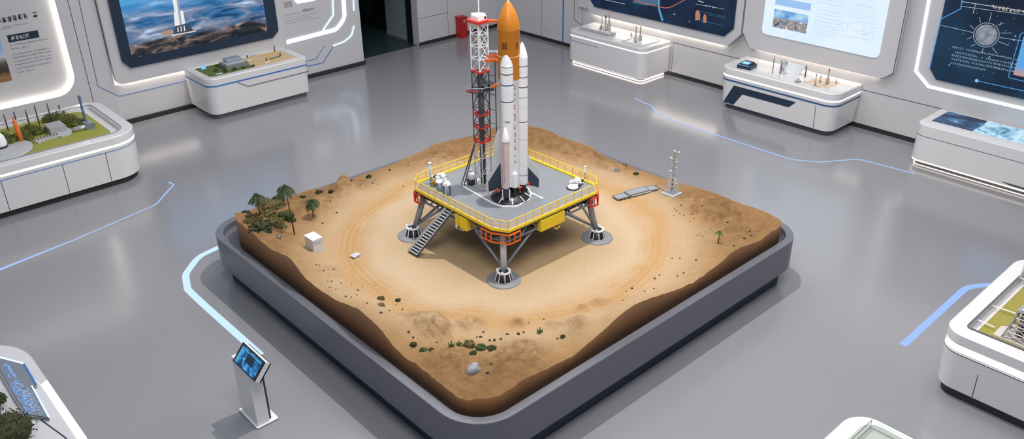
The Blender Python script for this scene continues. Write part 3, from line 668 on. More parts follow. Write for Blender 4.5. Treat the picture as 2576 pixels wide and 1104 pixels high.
PP = perim(NS); SOIL = []; vs = [(CX, CY, terrain(CX, CY, True, SOIL))]
for k in range(1, NK + 1):
    t = (k / NK) ** 0.85
    for px, py in PP:
        x = CX + (px - CX) * t; y = CY + (py - CY) * t; vs.append((x, y, terrain(x, y, True, SOIL)))
fs = [(0, 1 + i, 1 + (i + 1) % NS) for i in range(NS)]
for k in range(NK - 1):
    o1 = 1 + k * NS; o2 = o1 + NS
    fs += [(o1 + i, o2 + i, o2 + (i + 1) % NS, o1 + (i + 1) % NS) for i in range(NS)]
# sand material: pale packed middle, worn track ring, browner rough soil outside
sm = bpy.data.materials.new('sand'); sm.use_nodes = True; nt = sm.node_tree; n = nt.nodes; b = n['Principled BSDF']; b.inputs['Roughness'].default_value = 0.9; b.inputs['Specular IOR Level'].default_value = 0.15
tc = n.new('ShaderNodeTexCoord'); vm = n.new('ShaderNodeVectorMath'); vm.operation = 'SUBTRACT'; vm.inputs[1].default_value = (CX, CY, 0)
nt.links.new(tc.outputs['Object'], vm.inputs[0]); ml = n.new('ShaderNodeVectorMath'); ml.operation = 'MULTIPLY'; ml.inputs[1].default_value = (1, 1, 0); nt.links.new(vm.outputs[0], ml.inputs[0])
ln = n.new('ShaderNodeVectorMath'); ln.operation = 'LENGTH'; nt.links.new(ml.outputs[0], ln.inputs[0])
wob = n.new('ShaderNodeTexNoise'); wob.inputs['Scale'].default_value = 1.1; wob.inputs['Detail'].default_value = 6; nt.links.new(tc.outputs['Object'], wob.inputs['Vector'])
ma = n.new('ShaderNodeMath'); ma.operation = 'MULTIPLY_ADD'; ma.inputs[1].default_value = 0.9; nt.links.new(wob.outputs['Fac'], ma.inputs[0]); nt.links.new(ln.outputs['Value'], ma.inputs[2])
cr = n.new('ShaderNodeValToRGB'); e = cr.color_ramp.elements; mr = n.new('ShaderNodeMapRange'); mr.inputs[1].default_value = 1.5; mr.inputs[2].default_value = 4.3
nt.links.new(ma.outputs[0], mr.inputs[0]); nt.links.new(mr.outputs[0], cr.inputs[0])
e[0].position = 0.0; e[0].color = (0.395, 0.275, 0.150, 1); e[1].position = 1.0; e[1].color = (0.39, 0.215, 0.092, 1)
for p, c in ((0.30, (0.43, 0.325, 0.215)), (0.45, (0.385, 0.237, 0.108)), (0.58, (0.415, 0.295, 0.175)), (0.78, (0.41, 0.245, 0.110))): q = e.new(p); q.color = (*c, 1)
# thin wheel tracks following the ring
m75 = n.new('ShaderNodeMath'); m75.operation = 'MULTIPLY_ADD'; m75.inputs[1].default_value = 0.06
nt.links.new(wob.outputs['Fac'], m75.inputs[0]); nt.links.new(ln.outputs['Value'], m75.inputs[2])
sn = n.new('ShaderNodeMath'); sn.operation = 'MULTIPLY'; sn.inputs[1].default_value = 62; nt.links.new(m75.outputs[0], sn.inputs[0])
si = n.new('ShaderNodeMath'); si.operation = 'SINE'; nt.links.new(sn.outputs[0], si.inputs[0])
rb = n.new('ShaderNodeValToRGB'); eb = rb.color_ramp.elements; mb2 = n.new('ShaderNodeMapRange'); mb2.inputs[1].default_value = 1.9; mb2.inputs[2].default_value = 2.6; nt.links.new(ln.outputs['Value'], mb2.inputs[0]); nt.links.new(mb2.outputs[0], rb.inputs[0])
eb[0].position = 0.05; eb[0].color = (0, 0, 0, 1); eb[1].position = 0.95; eb[1].color = (0, 0, 0, 1)
for p, v in ((0.35, 1), (0.65, 1)): q = eb.new(p); q.color = (v, v, v, 1)
mm = n.new('ShaderNodeMath'); mm.operation = 'MULTIPLY'; nt.links.new(si.outputs[0], mm.inputs[0]); nt.links.new(rb.outputs[0], mm.inputs[1])
m5 = n.new('ShaderNodeMath'); m5.operation = 'MULTIPLY'; m5.inputs[1].default_value = 0.5; m5.use_clamp = True; m6 = n.new('ShaderNodeMath'); m6.operation = 'MULTIPLY'; wr = n.new('ShaderNodeMapRange'); wr.inputs[1].default_value = 0.42; wr.inputs[2].default_value = 0.62; nt.links.new(wob.outputs['Fac'], wr.inputs[0]); nt.links.new(mm.outputs[0], m6.inputs[0]); nt.links.new(wr.outputs[0], m6.inputs[1]); nt.links.new(m6.outputs[0], m5.inputs[0])
mxa = n.new('ShaderNodeMix'); mxa.data_type = 'RGBA'; nt.links.new(m5.outputs[0], mxa.inputs[0]); nt.links.new(cr.outputs[0], mxa.inputs[6]); mxa.inputs[7].default_value = (0.36, 0.18, 0.07, 1)
gr = n.new('ShaderNodeTexNoise'); gr.inputs['Scale'].default_value = 26; gr.inputs['Detail'].default_value = 6; nt.links.new(tc.outputs['Object'], gr.inputs['Vector'])
gs = n.new('ShaderNodeMapRange'); gs.inputs[1].default_value = 0.3; gs.inputs[2].default_value = 0.7; gs.inputs[3].default_value = 0.93; gs.inputs[4].default_value = 1.05; nt.links.new(gr.outputs['Fac'], gs.inputs[0])
vmx = n.new('ShaderNodeVectorMath'); vmx.operation = 'MULTIPLY'; nt.links.new(mxa.outputs[2], vmx.inputs[0]); nt.links.new(gs.outputs[0], vmx.inputs[1]); 
at_ = n.new('ShaderNodeAttribute'); at_.attribute_name = 'soil'
sn2 = n.new('ShaderNodeTexNoise'); sn2.inputs['Scale'].default_value = 7; sn2.inputs['Detail'].default_value = 10; sn2.inputs['Roughness'].default_value = 0.72; nt.links.new(tc.outputs['Object'], sn2.inputs['Vector'])
sr2 = n.new('ShaderNodeMapRange'); sr2.inputs[1].default_value = 0.40; sr2.inputs[2].default_value = 0.62; nt.links.new(sn2.outputs['Fac'], sr2.inputs[0])
sm2 = n.new('ShaderNodeMath'); sm2.operation = 'MULTIPLY'; nt.links.new(at_.outputs['Fac'], sm2.inputs[0]); nt.links.new(sr2.outputs[0], sm2.inputs[1])
sm3 = n.new('ShaderNodeMath'); sm3.operation = 'MULTIPLY'; sm3.inputs[1].default_value = 0.72; nt.links.new(sm2.outputs[0], sm3.inputs[0])
mx9 = n.new('ShaderNodeMix'); mx9.data_type = 'RGBA'; nt.links.new(sm3.outputs[0], mx9.inputs[0]); nt.links.new(vmx.outputs[0], mx9.inputs[6]); mx9.inputs[7].default_value = (0.19, 0.10, 0.045, 1)
nt.links.new(mx9.outputs[2], b.inputs['Base Color'])
bn = n.new('ShaderNodeTexNoise'); bn.inputs['Scale'].default_value = 45; bn.inputs['Detail'].default_value = 8; bn.inputs['Roughness'].default_value = 0.7; nt.links.new(tc.outputs['Object'], bn.inputs['Vector'])
ro = n.new('ShaderNodeMapRange'); ro.inputs[1].default_value = 2.3; ro.inputs[2].default_value = 3.3; ro.inputs[3].default_value = 0.15; ro.inputs[4].default_value = 1.0; nt.links.new(ln.outputs['Value'], ro.inputs[0])
bp = n.new('ShaderNodeBump'); bp.inputs['Distance'].default_value = 0.04; nt.links.new(ro.outputs[0], bp.inputs['Strength']); nt.links.new(bn.outputs['Fac'], bp.inputs['Height']); nt.links.new(bp.outputs['Normal'], b.inputs['Normal'])
SIDE = mat('sand_block_side', (0.36, 0.165, 0.058), 0.55, var=0.05, scale=3)
ter = thing('sand_terrain', 'square block of sandy desert terrain with rough brown edges set in the charcoal tray', 'landscape model', (0, 0, 0))
so_ = MB().add(vs, fs, sm, True).build('sand_surface', ter); at0 = so_.data.attributes.new('soil', 'FLOAT', 'POINT'); at0.data.foreach_set('value', SOIL)
base = len(vs) - NS; sv = [vs[base + i] for i in range(NS)]
MB().add(sv + [(x, y, 0.702) for x, y, z in sv], [(i, (i + 1) % NS, NS + (i + 1) % NS, NS + i) for i in range(NS)] + [tuple(range(NS, 2 * NS))], SIDE, True).build('side_wall', ter)
def SZ(px, py, it=6):      # the terrain point seen at an image position
    z = 0.93
    for _ in range(it): q = PZ(px, py, z); z = terrain(q.x, q.y, False)
    return Vector((q.x, q.y, terrain(q.x, q.y)))

# ================================================================== LAUNCH PLATFORM
X0, X1, Y0, Y1, CH = 6.45, 8.45, 7.32, 9.40, 0.17
def octo(ins=0.0, c=CH): 
    a, b_, c_, d = X0 + ins, X1 - ins, Y0 + ins, Y1 - ins; k = c - ins * 0.6
    return [(a, c_ + k + .05), (a + k - .055, c_ + (.008 if ins < .05 else 0)), (b_ - k, c_), (b_, c_ + k), (b_, d - k), (b_ - k, d), (a + k, d), (a, d - k)]
plat = thing('launch_platform', 'square grey launch platform with yellow railings on four splayed legs on the sand', 'launch platform', (7.45, 8.36, 0.93))
DECKM = mat('deck_grey', (0.19, 0.205, 0.225), 0.4, var=0.05, scale=3)
MB().prism(octo(.01), 1.638, 1.68, DECKM).build('deck', plat)
MB().frame(octo(-.012), octo(.03), 1.665, 1.700, YEL).build('kick_plate', plat)
MB().frame(octo(.0), octo(.04), 1.635, 1.664, DGRY).build('deck_edge', plat)
O = octo(.008)
sides = [(0, 7), (7, 6), (6, 5), (5, 4), (4, 3), (3, 2), (2, 1), (1, 0)]
for a, b_ in sides:
    p, q = Vector((*O[a], 0)), Vector((*O[b_], 0)); L_ = (q - p).length; nn_ = max(1, round(L_ / 0.155)); up = Vector((0, 0, 1))
    fr = MB(); fr.bar(p + up * 1.825, q + up * 1.825, .0065, RAIL, 6); fr.bar(p + up * 1.76, q + up * 1.76, .0045, RAIL, 6)
    ro_ = fr.build('guard_rail', plat)
    if (a, b_) in ((0, 7), (1, 0), (2, 1), (7, 6), (3, 2)): MB().add([p + up * 1.70, q + up * 1.70, q + up * 1.815, p + up * 1.815], [(0, 1, 2, 3)], mat('rail_screen', (.70, .71, .78), .35, alpha=.6)).build('infill_screen', ro_)
    for k in range(nn_ + (0 if L_ > .4 else 0)):
        c = p.lerp(q, k / nn_); MB().bar(c + up * 1.69, c + up * 1.825, .0065, RAIL, 6).build('post', ro_)
# truss skirt below the deck
tr = MB(); up = Vector((0, 0, 1)); Oi = octo(.06)
for a, b_ in sides:
    p, q = Vector((*Oi[a], 0)), Vector((*Oi[b_], 0)); tr.bar(p + up * 1.50, q + up * 1.50, .015, STEEL, 6); L_ = (q - p).length; k_ = max(1, int(L_ / .2))
    for k in range(k_):
        u = p.lerp(q, k / k_); v = p.lerp(q, (k + 1) / k_); (tr.bar(u + up * 1.49, v + up * 1.635, .010, STEEL) if k % 2 else tr.bar(u + up * 1.635, v + up * 1.49, .010, STEEL))
for k in range(5):
    x = X0 + .3 + k * .35; tr.bar((x, Y0 + .08, 1.52), (x, Y1 - .08, 1.52), .02, DGRY)
    y = Y0 + .3 + k * .36; tr.bar((X0 + .08, y, 1.55), (X1 - .08, y, 1.55), .02, DGRY)
tr.build('under_truss', plat)
MB().box(X0 + .13, X1 - .13, Y0 + .13, Y1 - .13, 1.505, 1.637, BLK).build('under_housing', plat)
# orange corner cages
for (a, b_), mt, w_ in (((0, 1), ORG, .20), ((2, 3), RED, .16), ((6, 7), RED, .16)):
    P0, P1 = Vector((*octo(-.02)[a], 0)), Vector((*octo(-.02)[b_], 0))
    ca = Vector((7.45, 8.36, 0)); d0 = Vector((0, w_, 0)) if a in (0, 7) else Vector((-w_, 0, 0)); d1 = Vector((w_, 0, 0)) if b_ == 1 else (Vector((0, w_, 0)) if b_ == 3 else Vector((0, -w_, 0)))
    if (a, b_) == (6, 7): d0 = Vector((w_, 0, 0)); d1 = Vector((0, -w_, 0))
    pts = [P0 + d0, P0, P1, P1 + d1]; g = MB()
    for i in range(3):
        u, v = pts[i], pts[i + 1]
        for z in (1.495, 1.63): g.bar(u + up * z, v + up * z, .013, mt, 6)
        for t in (0, .5) if i != 1 else (0, .6): g.bar(u.lerp(v, t) + up * 1.495, u.lerp(v, t) + up * 1.63, .010, mt, 6)
    g.bar(pts[3] + up * 1.495, pts[3] + up * 1.63, .010, mt, 6)
    g.build('corner_cage', plat)
# yellow machinery boxes
yb = []
for pts in (((1361, 552), (1361, 575), (1421, 529)),):
    a, b_, c = [PY(*p, Y0 - .01) for p in pts]; o = MB().box(a.x, c.x, Y0 - .012, Y0 + .25, 1.46, 1.634, YEL); o.build('yellow_housing', plat, .006)
a, c = PX(1155, 552, X0 - .01), PX(1173, 560, X0 - .01); bz = 1.44
MB().box(X0 - .012, X0 + .2, min(a.y, c.y), max(a.y, c.y), bz, 1.634, YEL).build('yellow_housing', plat, .006)
a, c = PX(1144, 545, X0 - .01), PX(1152, 550, X0 - .01)
MB().box(X0 - .008, X0 + .2, min(a.y, c.y), max(a.y, c.y), bz + .02, 1.634, YEL).build('yellow_housing', plat, .006)
a = PY(1392, 575, Y0 + .1); g = MB(); g.tube([(a.x - .07, Y0 + .02, 1.42), (a.x - .02, Y0 + .02, 1.375), (a.x + .05, Y0 + .02, 1.40), (a.x + .05, Y0 + .02, 1.45), (a.x - .05, Y0 + .02, 1.46)], .010, YEL, 6); g.build('yellow_hook', plat)
a = PX(1160, 582, X0 + .05); g = MB(); g.tube([(X0 + .0, a.y + .06, 1.46), (X0 + .0, a.y + .03, 1.40), (X0 + .0, a.y - .12, 1.42), (X0 + .0, a.y - .15, 1.48)], .009, SILV, 6); g.lathe((X0, a.y + .03, 1.40), [(.0, 0), (.025, .01), (.025, .06), (0, .07)], SILV, 12); g.build('hose_fitting', plat)
# legs
def leg(fx, fy, tx, ty, ends):
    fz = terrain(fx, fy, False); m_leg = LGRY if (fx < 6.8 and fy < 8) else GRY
    d = Vector((tx - fx, ty - fy, 0)); foot = Vector((fx, fy, fz))
    L_ = MB().tube([foot + Vector((0, 0, .10)) + d * .12, Vector((tx, ty, 1.60))], .044, m_leg, 16).build('leg', plat)
    MB().lathe(foot, [(.235, -.02), (.24, -.012), (.235, .014), (.228, .018), (0, .019)], mat('pad_grey', (0.20, 0.21, 0.22), .45, var=.05), 48).build('foot_pad', L_)
    c = MB(); c.lathe(foot, [(.115, .016), (.082, .135), (.045, .14)], BLK, 24)
    for k in range(8):
        a = k * PI / 4 + .2; c.bar(foot + Vector((.122 * math.cos(a), .122 * math.sin(a), .016)), foot + Vector((.088 * math.cos(a), .088 * math.sin(a), .14)), .007, WHT)
    c.build('foot_collar', L_)
    c = MB(); c.frame([(fx + .10 * math.cos(i * PI / 12), fy + .10 * math.sin(i * PI / 12)) for i in range(24)], [(fx + .07 * math.cos(i * PI / 12), fy + .07 * math.sin(i * PI / 12)) for i in range(24)], fz + .135, fz + .152, WHT)
    for k in range(4):
        a = k * PI / 2 + .6; c.obox((fx + .085 * math.cos(a), fy + .085 * math.sin(a), fz + .15), .03, .03, .025, WHT, a)
    c.build('collar_ring', L_)
    for e_ in ends: MB().tube([foot + Vector((0, 0, .16)) + d * .2 + (Vector(e_) - foot).normalized() * .05, Vector(e_)], .019, STEEL, 8).build('brace', L_)
leg(6.515, 7.385, 6.60, 7.48, [(6.50, 7.93, 1.49), (7.07, 7.40, 1.49)])
leg(8.32, 7.32, 8.24, 7.46, [(7.78, 7.40, 1.49), (8.0, 7.40, 1.60), (7.75, 7.75, 1.50)])
leg(6.385, 9.27, 6.56, 9.16, [(6.55, 8.75, 1.50), (6.9, 9.0, 1.50)])
leg(8.34, 9.30, 8.28, 9.22, [(8.34, 8.75, 1.50), (7.85, 9.30, 1.50)])
# stairs
A0, A1 = PZ(1027, 632, .945), PZ(1049, 645, .945); T0, T1 = PX(1121, 521, X0 - .015), PX(1138, 531, X0 - .015)
T0.z = T1.z = 1.64; 
st = MB(); st.tube([A0, T0], .011, LGRY, 6); st.tube([A1, T1], .011, DGRY, 6)
up1 = Vector((0, 0, .03)); st.tube([A0 + up1, T0 + up1], .006, LGRY, 6); st.tube([A1 + up1, T1 + up1], .006, LGRY, 6)
so = st.build('staircase', plat)
for k in range(17):
    t = (k + .5) / 17; a, b_ = A0.lerp(T0, t), A1.lerp(T1, t); dr = (T0 - A0); dr.z = 0; dr = dr.normalized() * .016
    MB().add([a - dr, b_ - dr, b_ + dr, a + dr, a - dr + up * .006, b_ - dr + up * .006, b_ + dr + up * .006, a + dr + up * .006], [(0, 1, 2, 3), (4, 5, 6, 7), (0, 1, 5, 4), (1, 2, 6, 5), (2, 3, 7, 6), (3, 0, 4, 7)], LGRY).build('tread', so)
g = MB(); g.add([A0 - up * .012, A1 - up * .012, T1 - up * .012, T0 - up * .012], [(0, 1, 2, 3)], DGRY); g.build('stair_underside', so)
# marks on the deck: white outline of the flame opening, painted stripe
g = MB(); c0 = PZ(1285, 492, 1.68)
outl = fillet([tuple(PZ(*p, 1.68)[:2]) for p in ((1156, 466), (1196, 489), (1236, 512), (1262, 521), (1300, 521), (1332, 503), (1338, 488), (1330, 474), (1250, 455), (1210, 450))], .06)
g.frame(outl, [(c0.x + (a - c0.x) * .94, c0.y + (b_ - c0.y) * .94) for a, b_ in outl], 1.68, 1.694, WHT); g.build('opening_rim', plat)
g = MB(); g.prism([(c0.x + (a - c0.x) * .94, c0.y + (b_ - c0.y) * .94) for a, b_ in outl], 1.679, 1.684, GRY); g.build('base_plate', plat)
a, b_ = PZ(1330, 482, 1.68), PZ(1366, 499, 1.68); g = MB(); g.ribbon([a[:2], b_[:2]], .03, 1.68, 1.682, mat('stripe_white', (.6, .62, .65), .6)); g.build('deck_stripe', plat)

# machines standing on the deck
def mach(name, label, cat, px, z=1.68): q = PZ(*px, z); t_ = thing(name, label, cat, (q.x, q.y, z)); return t_, q
t_, q = mach('storage_drum', 'tall grey drum with white cap, nearer of two behind the left railing', 'tank', (1125, 489))
MB().lathe(q, [(.05, 0), (.052, .01), (.052, .15), (0, .15)], STEEL, 20).build('drum_body', t_)
g = MB(); g.lathe(q + up * .15, [(.056, 0), (.062, .015), (.05, .035), (0, .04)], WHT, 20); g.obox(q + up * .17, .11, .05, .03, WHT, .6); g.build('drum_cap', t_)
g = MB(); 
for k in range(5): a = k * 1.25; g.bar(q + Vector((.056 * math.cos(a), .056 * math.sin(a), 0)), q + Vector((.056 * math.cos(a), .056 * math.sin(a), .15)), .005, WHT if k % 2 else BLK)
g.build('drum_ribs', t_)
t_, q = mach('storage_drum', 'grey drum, farther of two, under the white valve cluster', 'tank', (1106, 480))
MB().lathe(q, [(.045, 0), (.045, .14), (0, .14)], STEEL, 20).build('drum_body', t_)
MB().lathe(q + up * .14, [(.05, 0), (.05, .02), (0, .03)], WHT, 20).build('drum_cap', t_)
t_, q = mach('valve_cluster', 'knobbly white and gold valve cluster in the left corner of the platform', 'machine', (1106, 462))
g = MB()
for k in range(26): g.blob((q.x + random.uniform(-.09, .10), q.y + random.uniform(-.06, .06), 1.74 + random.uniform(0, .10)), random.uniform(.014, .027), WHT if k % 5 else BLK, 2, .6, (random.uniform(.8, 1.6), 1, .8), seed=k)
g.lathe((q.x + .03, q.y - .06, 1.75), [(.05, 0), (.055, .03), (.03, .05), (.045, .07), (.02, .09), (0, .09)], WHT, 16); g.obox((q.x, q.y, 1.68), .14, .12, .08, LGRY, .3); g.build('white_valves', t_)
g = MB(); GOLD = mat('brass', (.55, .30, .05), .35, metal=.6, var=.2)
for k in range(6): a = k; g.blob((q.x - .11 + .03 * math.cos(a), q.y + .0 + .03 * math.sin(a), 1.745 + .02 * math.sin(a * 2)), .018, GOLD, 1, .2, seed=k)
g.tube([(q.x - .16, q.y - .02, 1.70), (q.x - .12, q.y, 1.73), (q.x - .04, q.y - .03, 1.76)], .01, GOLD, 6); g.build('gold_fittings', t_)
t_, q = mach('floodlight_post', 'pale blue post with a flat cap at the left corner of the platform', 'post', (1084, 462))
h_ = HT(q, 412); MB().tube([q, (q.x, q.y, h_)], .016, mat('pale_blue_paint', (.42, .55, .66), .4), 10).build('post', t_); MB().lathe((q.x, q.y, h_), [(.02, 0), (.026, .008), (.026, .02), (0, .022)], WHT, 12).build('cap', t_)
t_, q = mach('floodlight_post', 'pale blue post with a round white tip at the right corner of the platform', 'post', (1471, 452))
h_ = HT(q, 421); MB().tube([q, (q.x, q.y, h_)], .014, MATS['pale_blue_paint'], 10).build('post', t_); MB().blob((q.x, q.y, h_ + .01), .019, WHT, 2, 0).build('tip', t_)
t_, q = mach('pump_unit', 'white lumpy pump unit in the right corner of the platform', 'machine', (1453, 468))
g = MB()
for k in range(28): g.blob((q.x + random.uniform(-.10, .09), q.y + random.uniform(-.05, .10), 1.70 + random.uniform(0, .09)), random.uniform(.014, .03), WHT if k % 5 else BLK, 2, .6, (random.uniform(.8, 1.6), 1, .8), seed=k + 20)
g.lathe((q.x - .10, q.y - .0, 1.68), [(.07, 0), (.085, .02), (.06, .05), (0, .06)], WHT, 18); g.build('pump_body', t_)
g = MB(); g.lathe((q.x - .10, q.y, 1.676), [(.095, 0), (.095, .015), (0, .016)], BLK, 18); g.blob((q.x - .01, q.y - .06, 1.72), .025, BLK, 1, .2); g.tube([(q.x - .06, q.y + .02, 1.75), (q.x - .06, q.y + .02, 1.80), (q.x - .03, q.y, 1.82)], .008, YEL, 6); g.build('dark_fittings', t_)
t_, q = mach('generator', 'white and black generator box behind the tower base', 'machine', (1187, 463))
MB().obox(q, .12, .10, .09, mat('generator_black', (.03, .03, .035), .4), 0).build('lower_box', t_, .004)
MB().blob(q + up * .12, .062, mat('speckled_white', (.6, .62, .66), .5, var=.7, scale=60), 3, .35, (1, .9, 1.0), seed=3).build('upper_box', t_)
g = MB(); g.blob((q.x + .03, q.y + .05, 1.87), .015, ORG, 1, .4); g.blob((q.x + .03, q.y + .04, 1.89), .012, WHT, 1, .3); g.build('top_valve', t_)

# ================================================================== ROCKET
A = Vector((7.32, 8.11, 0)); RT = Vector((.737, -.675, 0)); TCM = Vector((-.665, -.747, 0))
rk = thing('rocket', 'tall model rocket with an orange upper tank, white boosters and black tipped fins', 'rocket', (A.x, A.y, 1.684))
def ogive(r, z0, z1, k=10, tip=0.10):
    return [(r * max(tip if i == k else 0, math.cos(PI / 2 * (i / k) ** 1.15) ** 0.85 if i < k else tip), z0 + (z1 - z0) * i / k) for i in range(k + 1)]
g = MB(); g.lathe(A, [(.150, 3.44), (.150, 4.10), (.153, 4.105), (.150, 4.115)], TANK, 48)
g.lathe(A, [(.151, 4.112), (.146, 4.16), (.133, 4.22), (.108, 4.30), (.075, 4.37), (.042, 4.425), (.022, 4.452), (0, 4.46)], TANK, 48)
tk = g.build('upper_tank', rk)
g = MB(); g.lathe(A, [(.1515, 3.752), (.1535, 3.757), (.1515, 3.762)], mat('cream_band', (.8, .6, .3), .5), 48); g.lathe(A, [(.1515, 4.103), (.1535, 4.108), (.1515, 4.113)], TANK, 48); g.build('tank_band', tk)
for s0 in (-.07, -.035, .11):
    c = A + RT * s0; rr_ = math.sqrt(.1505 ** 2 - s0 ** 2); c = c + TCM * rr_
    dirv = (c - A).normalized(); sd = Vector((-dirv.y, dirv.x, 0)) * (.012 if s0 != -.07 else .018)
    MB().add([c - sd + up * 3.86, c + sd + up * 3.86, c + sd + up * 3.95, c - sd + up * 3.95] + [c + dirv * .003 + v for v in (-sd + up * 3.86, sd + up * 3.86, sd + up * 3.95, -sd + up * 3.95)], [(0, 1, 2, 3), (4, 5, 6, 7), (0, 1, 5, 4), (1, 2, 6, 5), (2, 3, 7, 6), (3, 0, 4, 7)], mat('tank_port_brown', (.16, .05, .005), .5)).build('port', tk)
MB().blob((A.x, A.y, 4.462), .014, mat('tip_white', (.75, .6, .45), .5), 1, 0).build('nose_tip', tk)
g = MB(); g.lathe(A, [(.135, 1.86), (.139, 1.88), (.139, 3.43), (.149, 3.44)], WHT, 40); core = g.build('core_stage', rk)
g = MB(); g.lathe(A, [(.05, 1.86), (.10, 1.80), (.12, 1.72)], BLK, 24); g.build('engine_nozzle', core)
def dec(mb, cen, r, s, zz, wd, hh, m):     # small mark wrapped on a cylinder, s = offset to the image right
    n_ = 3; vs_ = []
    for z in (zz, zz + hh):
        for i in range(n_ + 1):
            a = (s + wd * i / n_) / r; dv = TCM * math.cos(a) + RT * math.sin(a); vs_.append(cen + dv * (r + .0015) + up * z)
    mb.add(vs_, [(i, i + 1, n_ + 2 + i, n_ + 1 + i) for i in range(n_)], m)
DECK_ = mat('decal_black', (.02, .025, .04), .5); DECR = mat('decal_red', (.45, .05, .04), .5); DECB = mat('decal_navy', (.02, .06, .16), .5)
g = MB()
for i, zz in enumerate((3.34, 3.30, 3.22, 3.16, 3.07, 3.03, 2.94, 2.90, 2.87, 2.77, 2.74, 2.66, 2.63, 2.58, 2.55, 2.46, 2.43, 2.33, 2.24)):
    m_ = DECR if i in (0, 4, 5) else (DECB if i in (15, 16, 17) else DECK_)
    for k in range(2): dec(g, A, .139, .062 + random.uniform(-.004, .006) + k * .010, zz + random.uniform(0, .01), .007, .022, m_)
g.build('lettering', core)
def booster(label, s, t, r, ztip, zsh, zbot, bands, mbody, nozz=True, cone=True):
    c = A + RT * s + TCM * t; g = MB()
    g.lathe(c, [(r * .96, zbot), (r, zbot + .01), (r, zsh)], mbody, 32); bo = g.build('booster', rk); bo['label'] = label
    if cone: g = MB(); g.lathe(c, [(r, zsh), (r * .88, zsh + (ztip - zsh) * .25), (r * .68, zsh + (ztip - zsh) * .5), (r * .40, zsh + (ztip - zsh) * .76), (r * .17, zsh + (ztip - zsh) * .95), (0, ztip)], WHT, 32); g.build('nose_cone', bo)
    g = MB()
    for z, m_, h_ in bands: g.lathe(c, [(r + .0006, z), (r + .0018, z + .002), (r + .0018, z + h_ - .002), (r + .0006, z + h_)], m_, 32)
    g.build('band', bo)
    if nozz: g = MB(); g.lathe(c, [(r * .8, zbot + .005), (r * .75, zbot - .03), (r * .55, zbot - .05), (r * .98, max(1.70, zbot - .12))], BLK, 24); g.build('engine_nozzle', bo)
    return bo, c, r
bo, c, r_ = booster('white left booster with dark bands', -.03, .11, .088, 3.845, 3.64, 1.90, [(3.63, BLK, .006), (3.53, BLK, .012), (3.38, DECB, .016), (3.15, DECB, .014), (2.55, LGRY, .003)], WHT)
g = MB(); dec(g, c, .088, -.001, 3.16, .002, .36, LGRY)
for k in range(6): dec(g, c, .088, -.035 + k * .012, 2.86 + random.uniform(0, .01), .007, .022, DECK_)
g.build('lettering', bo)
booster('white right booster with dark bands', .176, 0, .072, 3.925, 3.72, 1.88, [(3.60, BLK, .010), (3.53, LGRY, .003), (3.45, BLK, .010), (3.31, BLK, .014), (3.17, BLK, .005), (3.03, LGRY, .003), (2.82, BLK, .008), (2.56, LGRY, .010), (2.20, LGRY, .003), (2.02, BLK, .007)], WHT)
PINK = mat('pale_pink_paint', (.66, .52, .50), .45, var=.04)
bo, c, r_ = booster('small front booster with a pale pink body and navy foot', -.068, .25, .046, 2.82, 2.60, 1.92, [(2.06, LGRY, .004)], PINK, nozz=False, cone=False)
g = MB(); g.lathe(c, [(.046, 2.61), (.057, 2.625), (.057, 2.65), (.020, 2.80), (.008, 2.822), (0, 2.824)], WHT, 28); g.build('nose_cone', bo)
g = MB(); g.lathe(c, [(.044, 1.79), (.047, 1.80), (.047, 1.925)], NAVY, 24)
g.build('navy_foot', bo); g = MB()
for k in range(20): dec(g, c, .046, -.026 + random.uniform(0, .004), 2.02 + k * .028, .006, .017, DECR if k > 3 else DECK_)
for k in range(8): dec(g, c, .046, .040, 2.08 + k * .06, .003, .015, DECR)
g.build('lettering', bo)
booster('short white skirt booster beside the pink one', .052, .15, .047, 2.12, 2.10, 1.89, [(2.095, LGRY, .003)], WHT, cone=True)
# fins
def fin(s0, s1, prof_w, prof_d, label):
    th = TCM * .006; f_ = MB(); P = [A + RT * s + up * z for s, z in prof_w]; n_ = len(P)
    f_.add([p - th for p in P] + [p + th for p in P], [tuple(range(n_)), tuple(range(n_, 2 * n_))] + [(i, (i + 1) % n_, n_ + (i + 1) % n_, n_ + i) for i in range(n_)], mat('fin_grey', (.58, .58, .59), .4)); fo_ = f_.build('fin', rk); fo_['label'] = label
    f_ = MB(); P = [A + RT * s + up * z for s, z in prof_d]; n_ = len(P); th = TCM * .0085
    f_.add([p - th for p in P] + [p + th for p in P], [tuple(range(n_)), tuple(range(n_, 2 * n_))] + [(i, (i + 1) % n_, n_ + (i + 1) % n_, n_ + i) for i in range(n_)], mat('fin_dark', (.03, .045, .07), .4)); f_.build('dark_panel', fo_)
fin(0, 0, [(-.12, 1.84), (-.33, 1.73), (-.345, 1.76), (-.35, 1.98), (-.24, 2.10), (-.24, 2.48), (-.17, 2.70), (-.12, 2.70)], [(-.13, 1.80), (-.315, 1.755), (-.32, 1.90), (-.14, 2.20)], 'tall left fin, pale grey with a navy lower corner')
fin(0, 0, [(.22, 1.86), (.405, 1.815), (.41, 1.98), (.375, 2.11), (.22, 2.36)], [(.22, 1.855), (.40, 1.81), (.40, 1.94), (.22, 2.16)], 'shorter right fin, pale grey with a black lower corner')
g = MB()
for s, t, z in ((-.22, .2, 1.86), (-.19, .2, 1.88), (-.16, .2, 1.87), (-.17, .21, 1.85), (.13, .12, 1.84), (.145, .12, 1.87), (.13, .13, 1.80), (.25, .02, 1.86), (.255, .02, 1.89)): g.blob(A + RT * s + TCM * t + up * z, .017, mat('glow_red_paint', (.85, .07, .02), .4), 1, .2, seed=s * 30)
g.build('red_valves', rk)
mt_ = thing('flame_mount', 'black drum shaped mount under the rocket with white clamps on the deck', 'rocket mount', (c0.x, c0.y, 1.684))
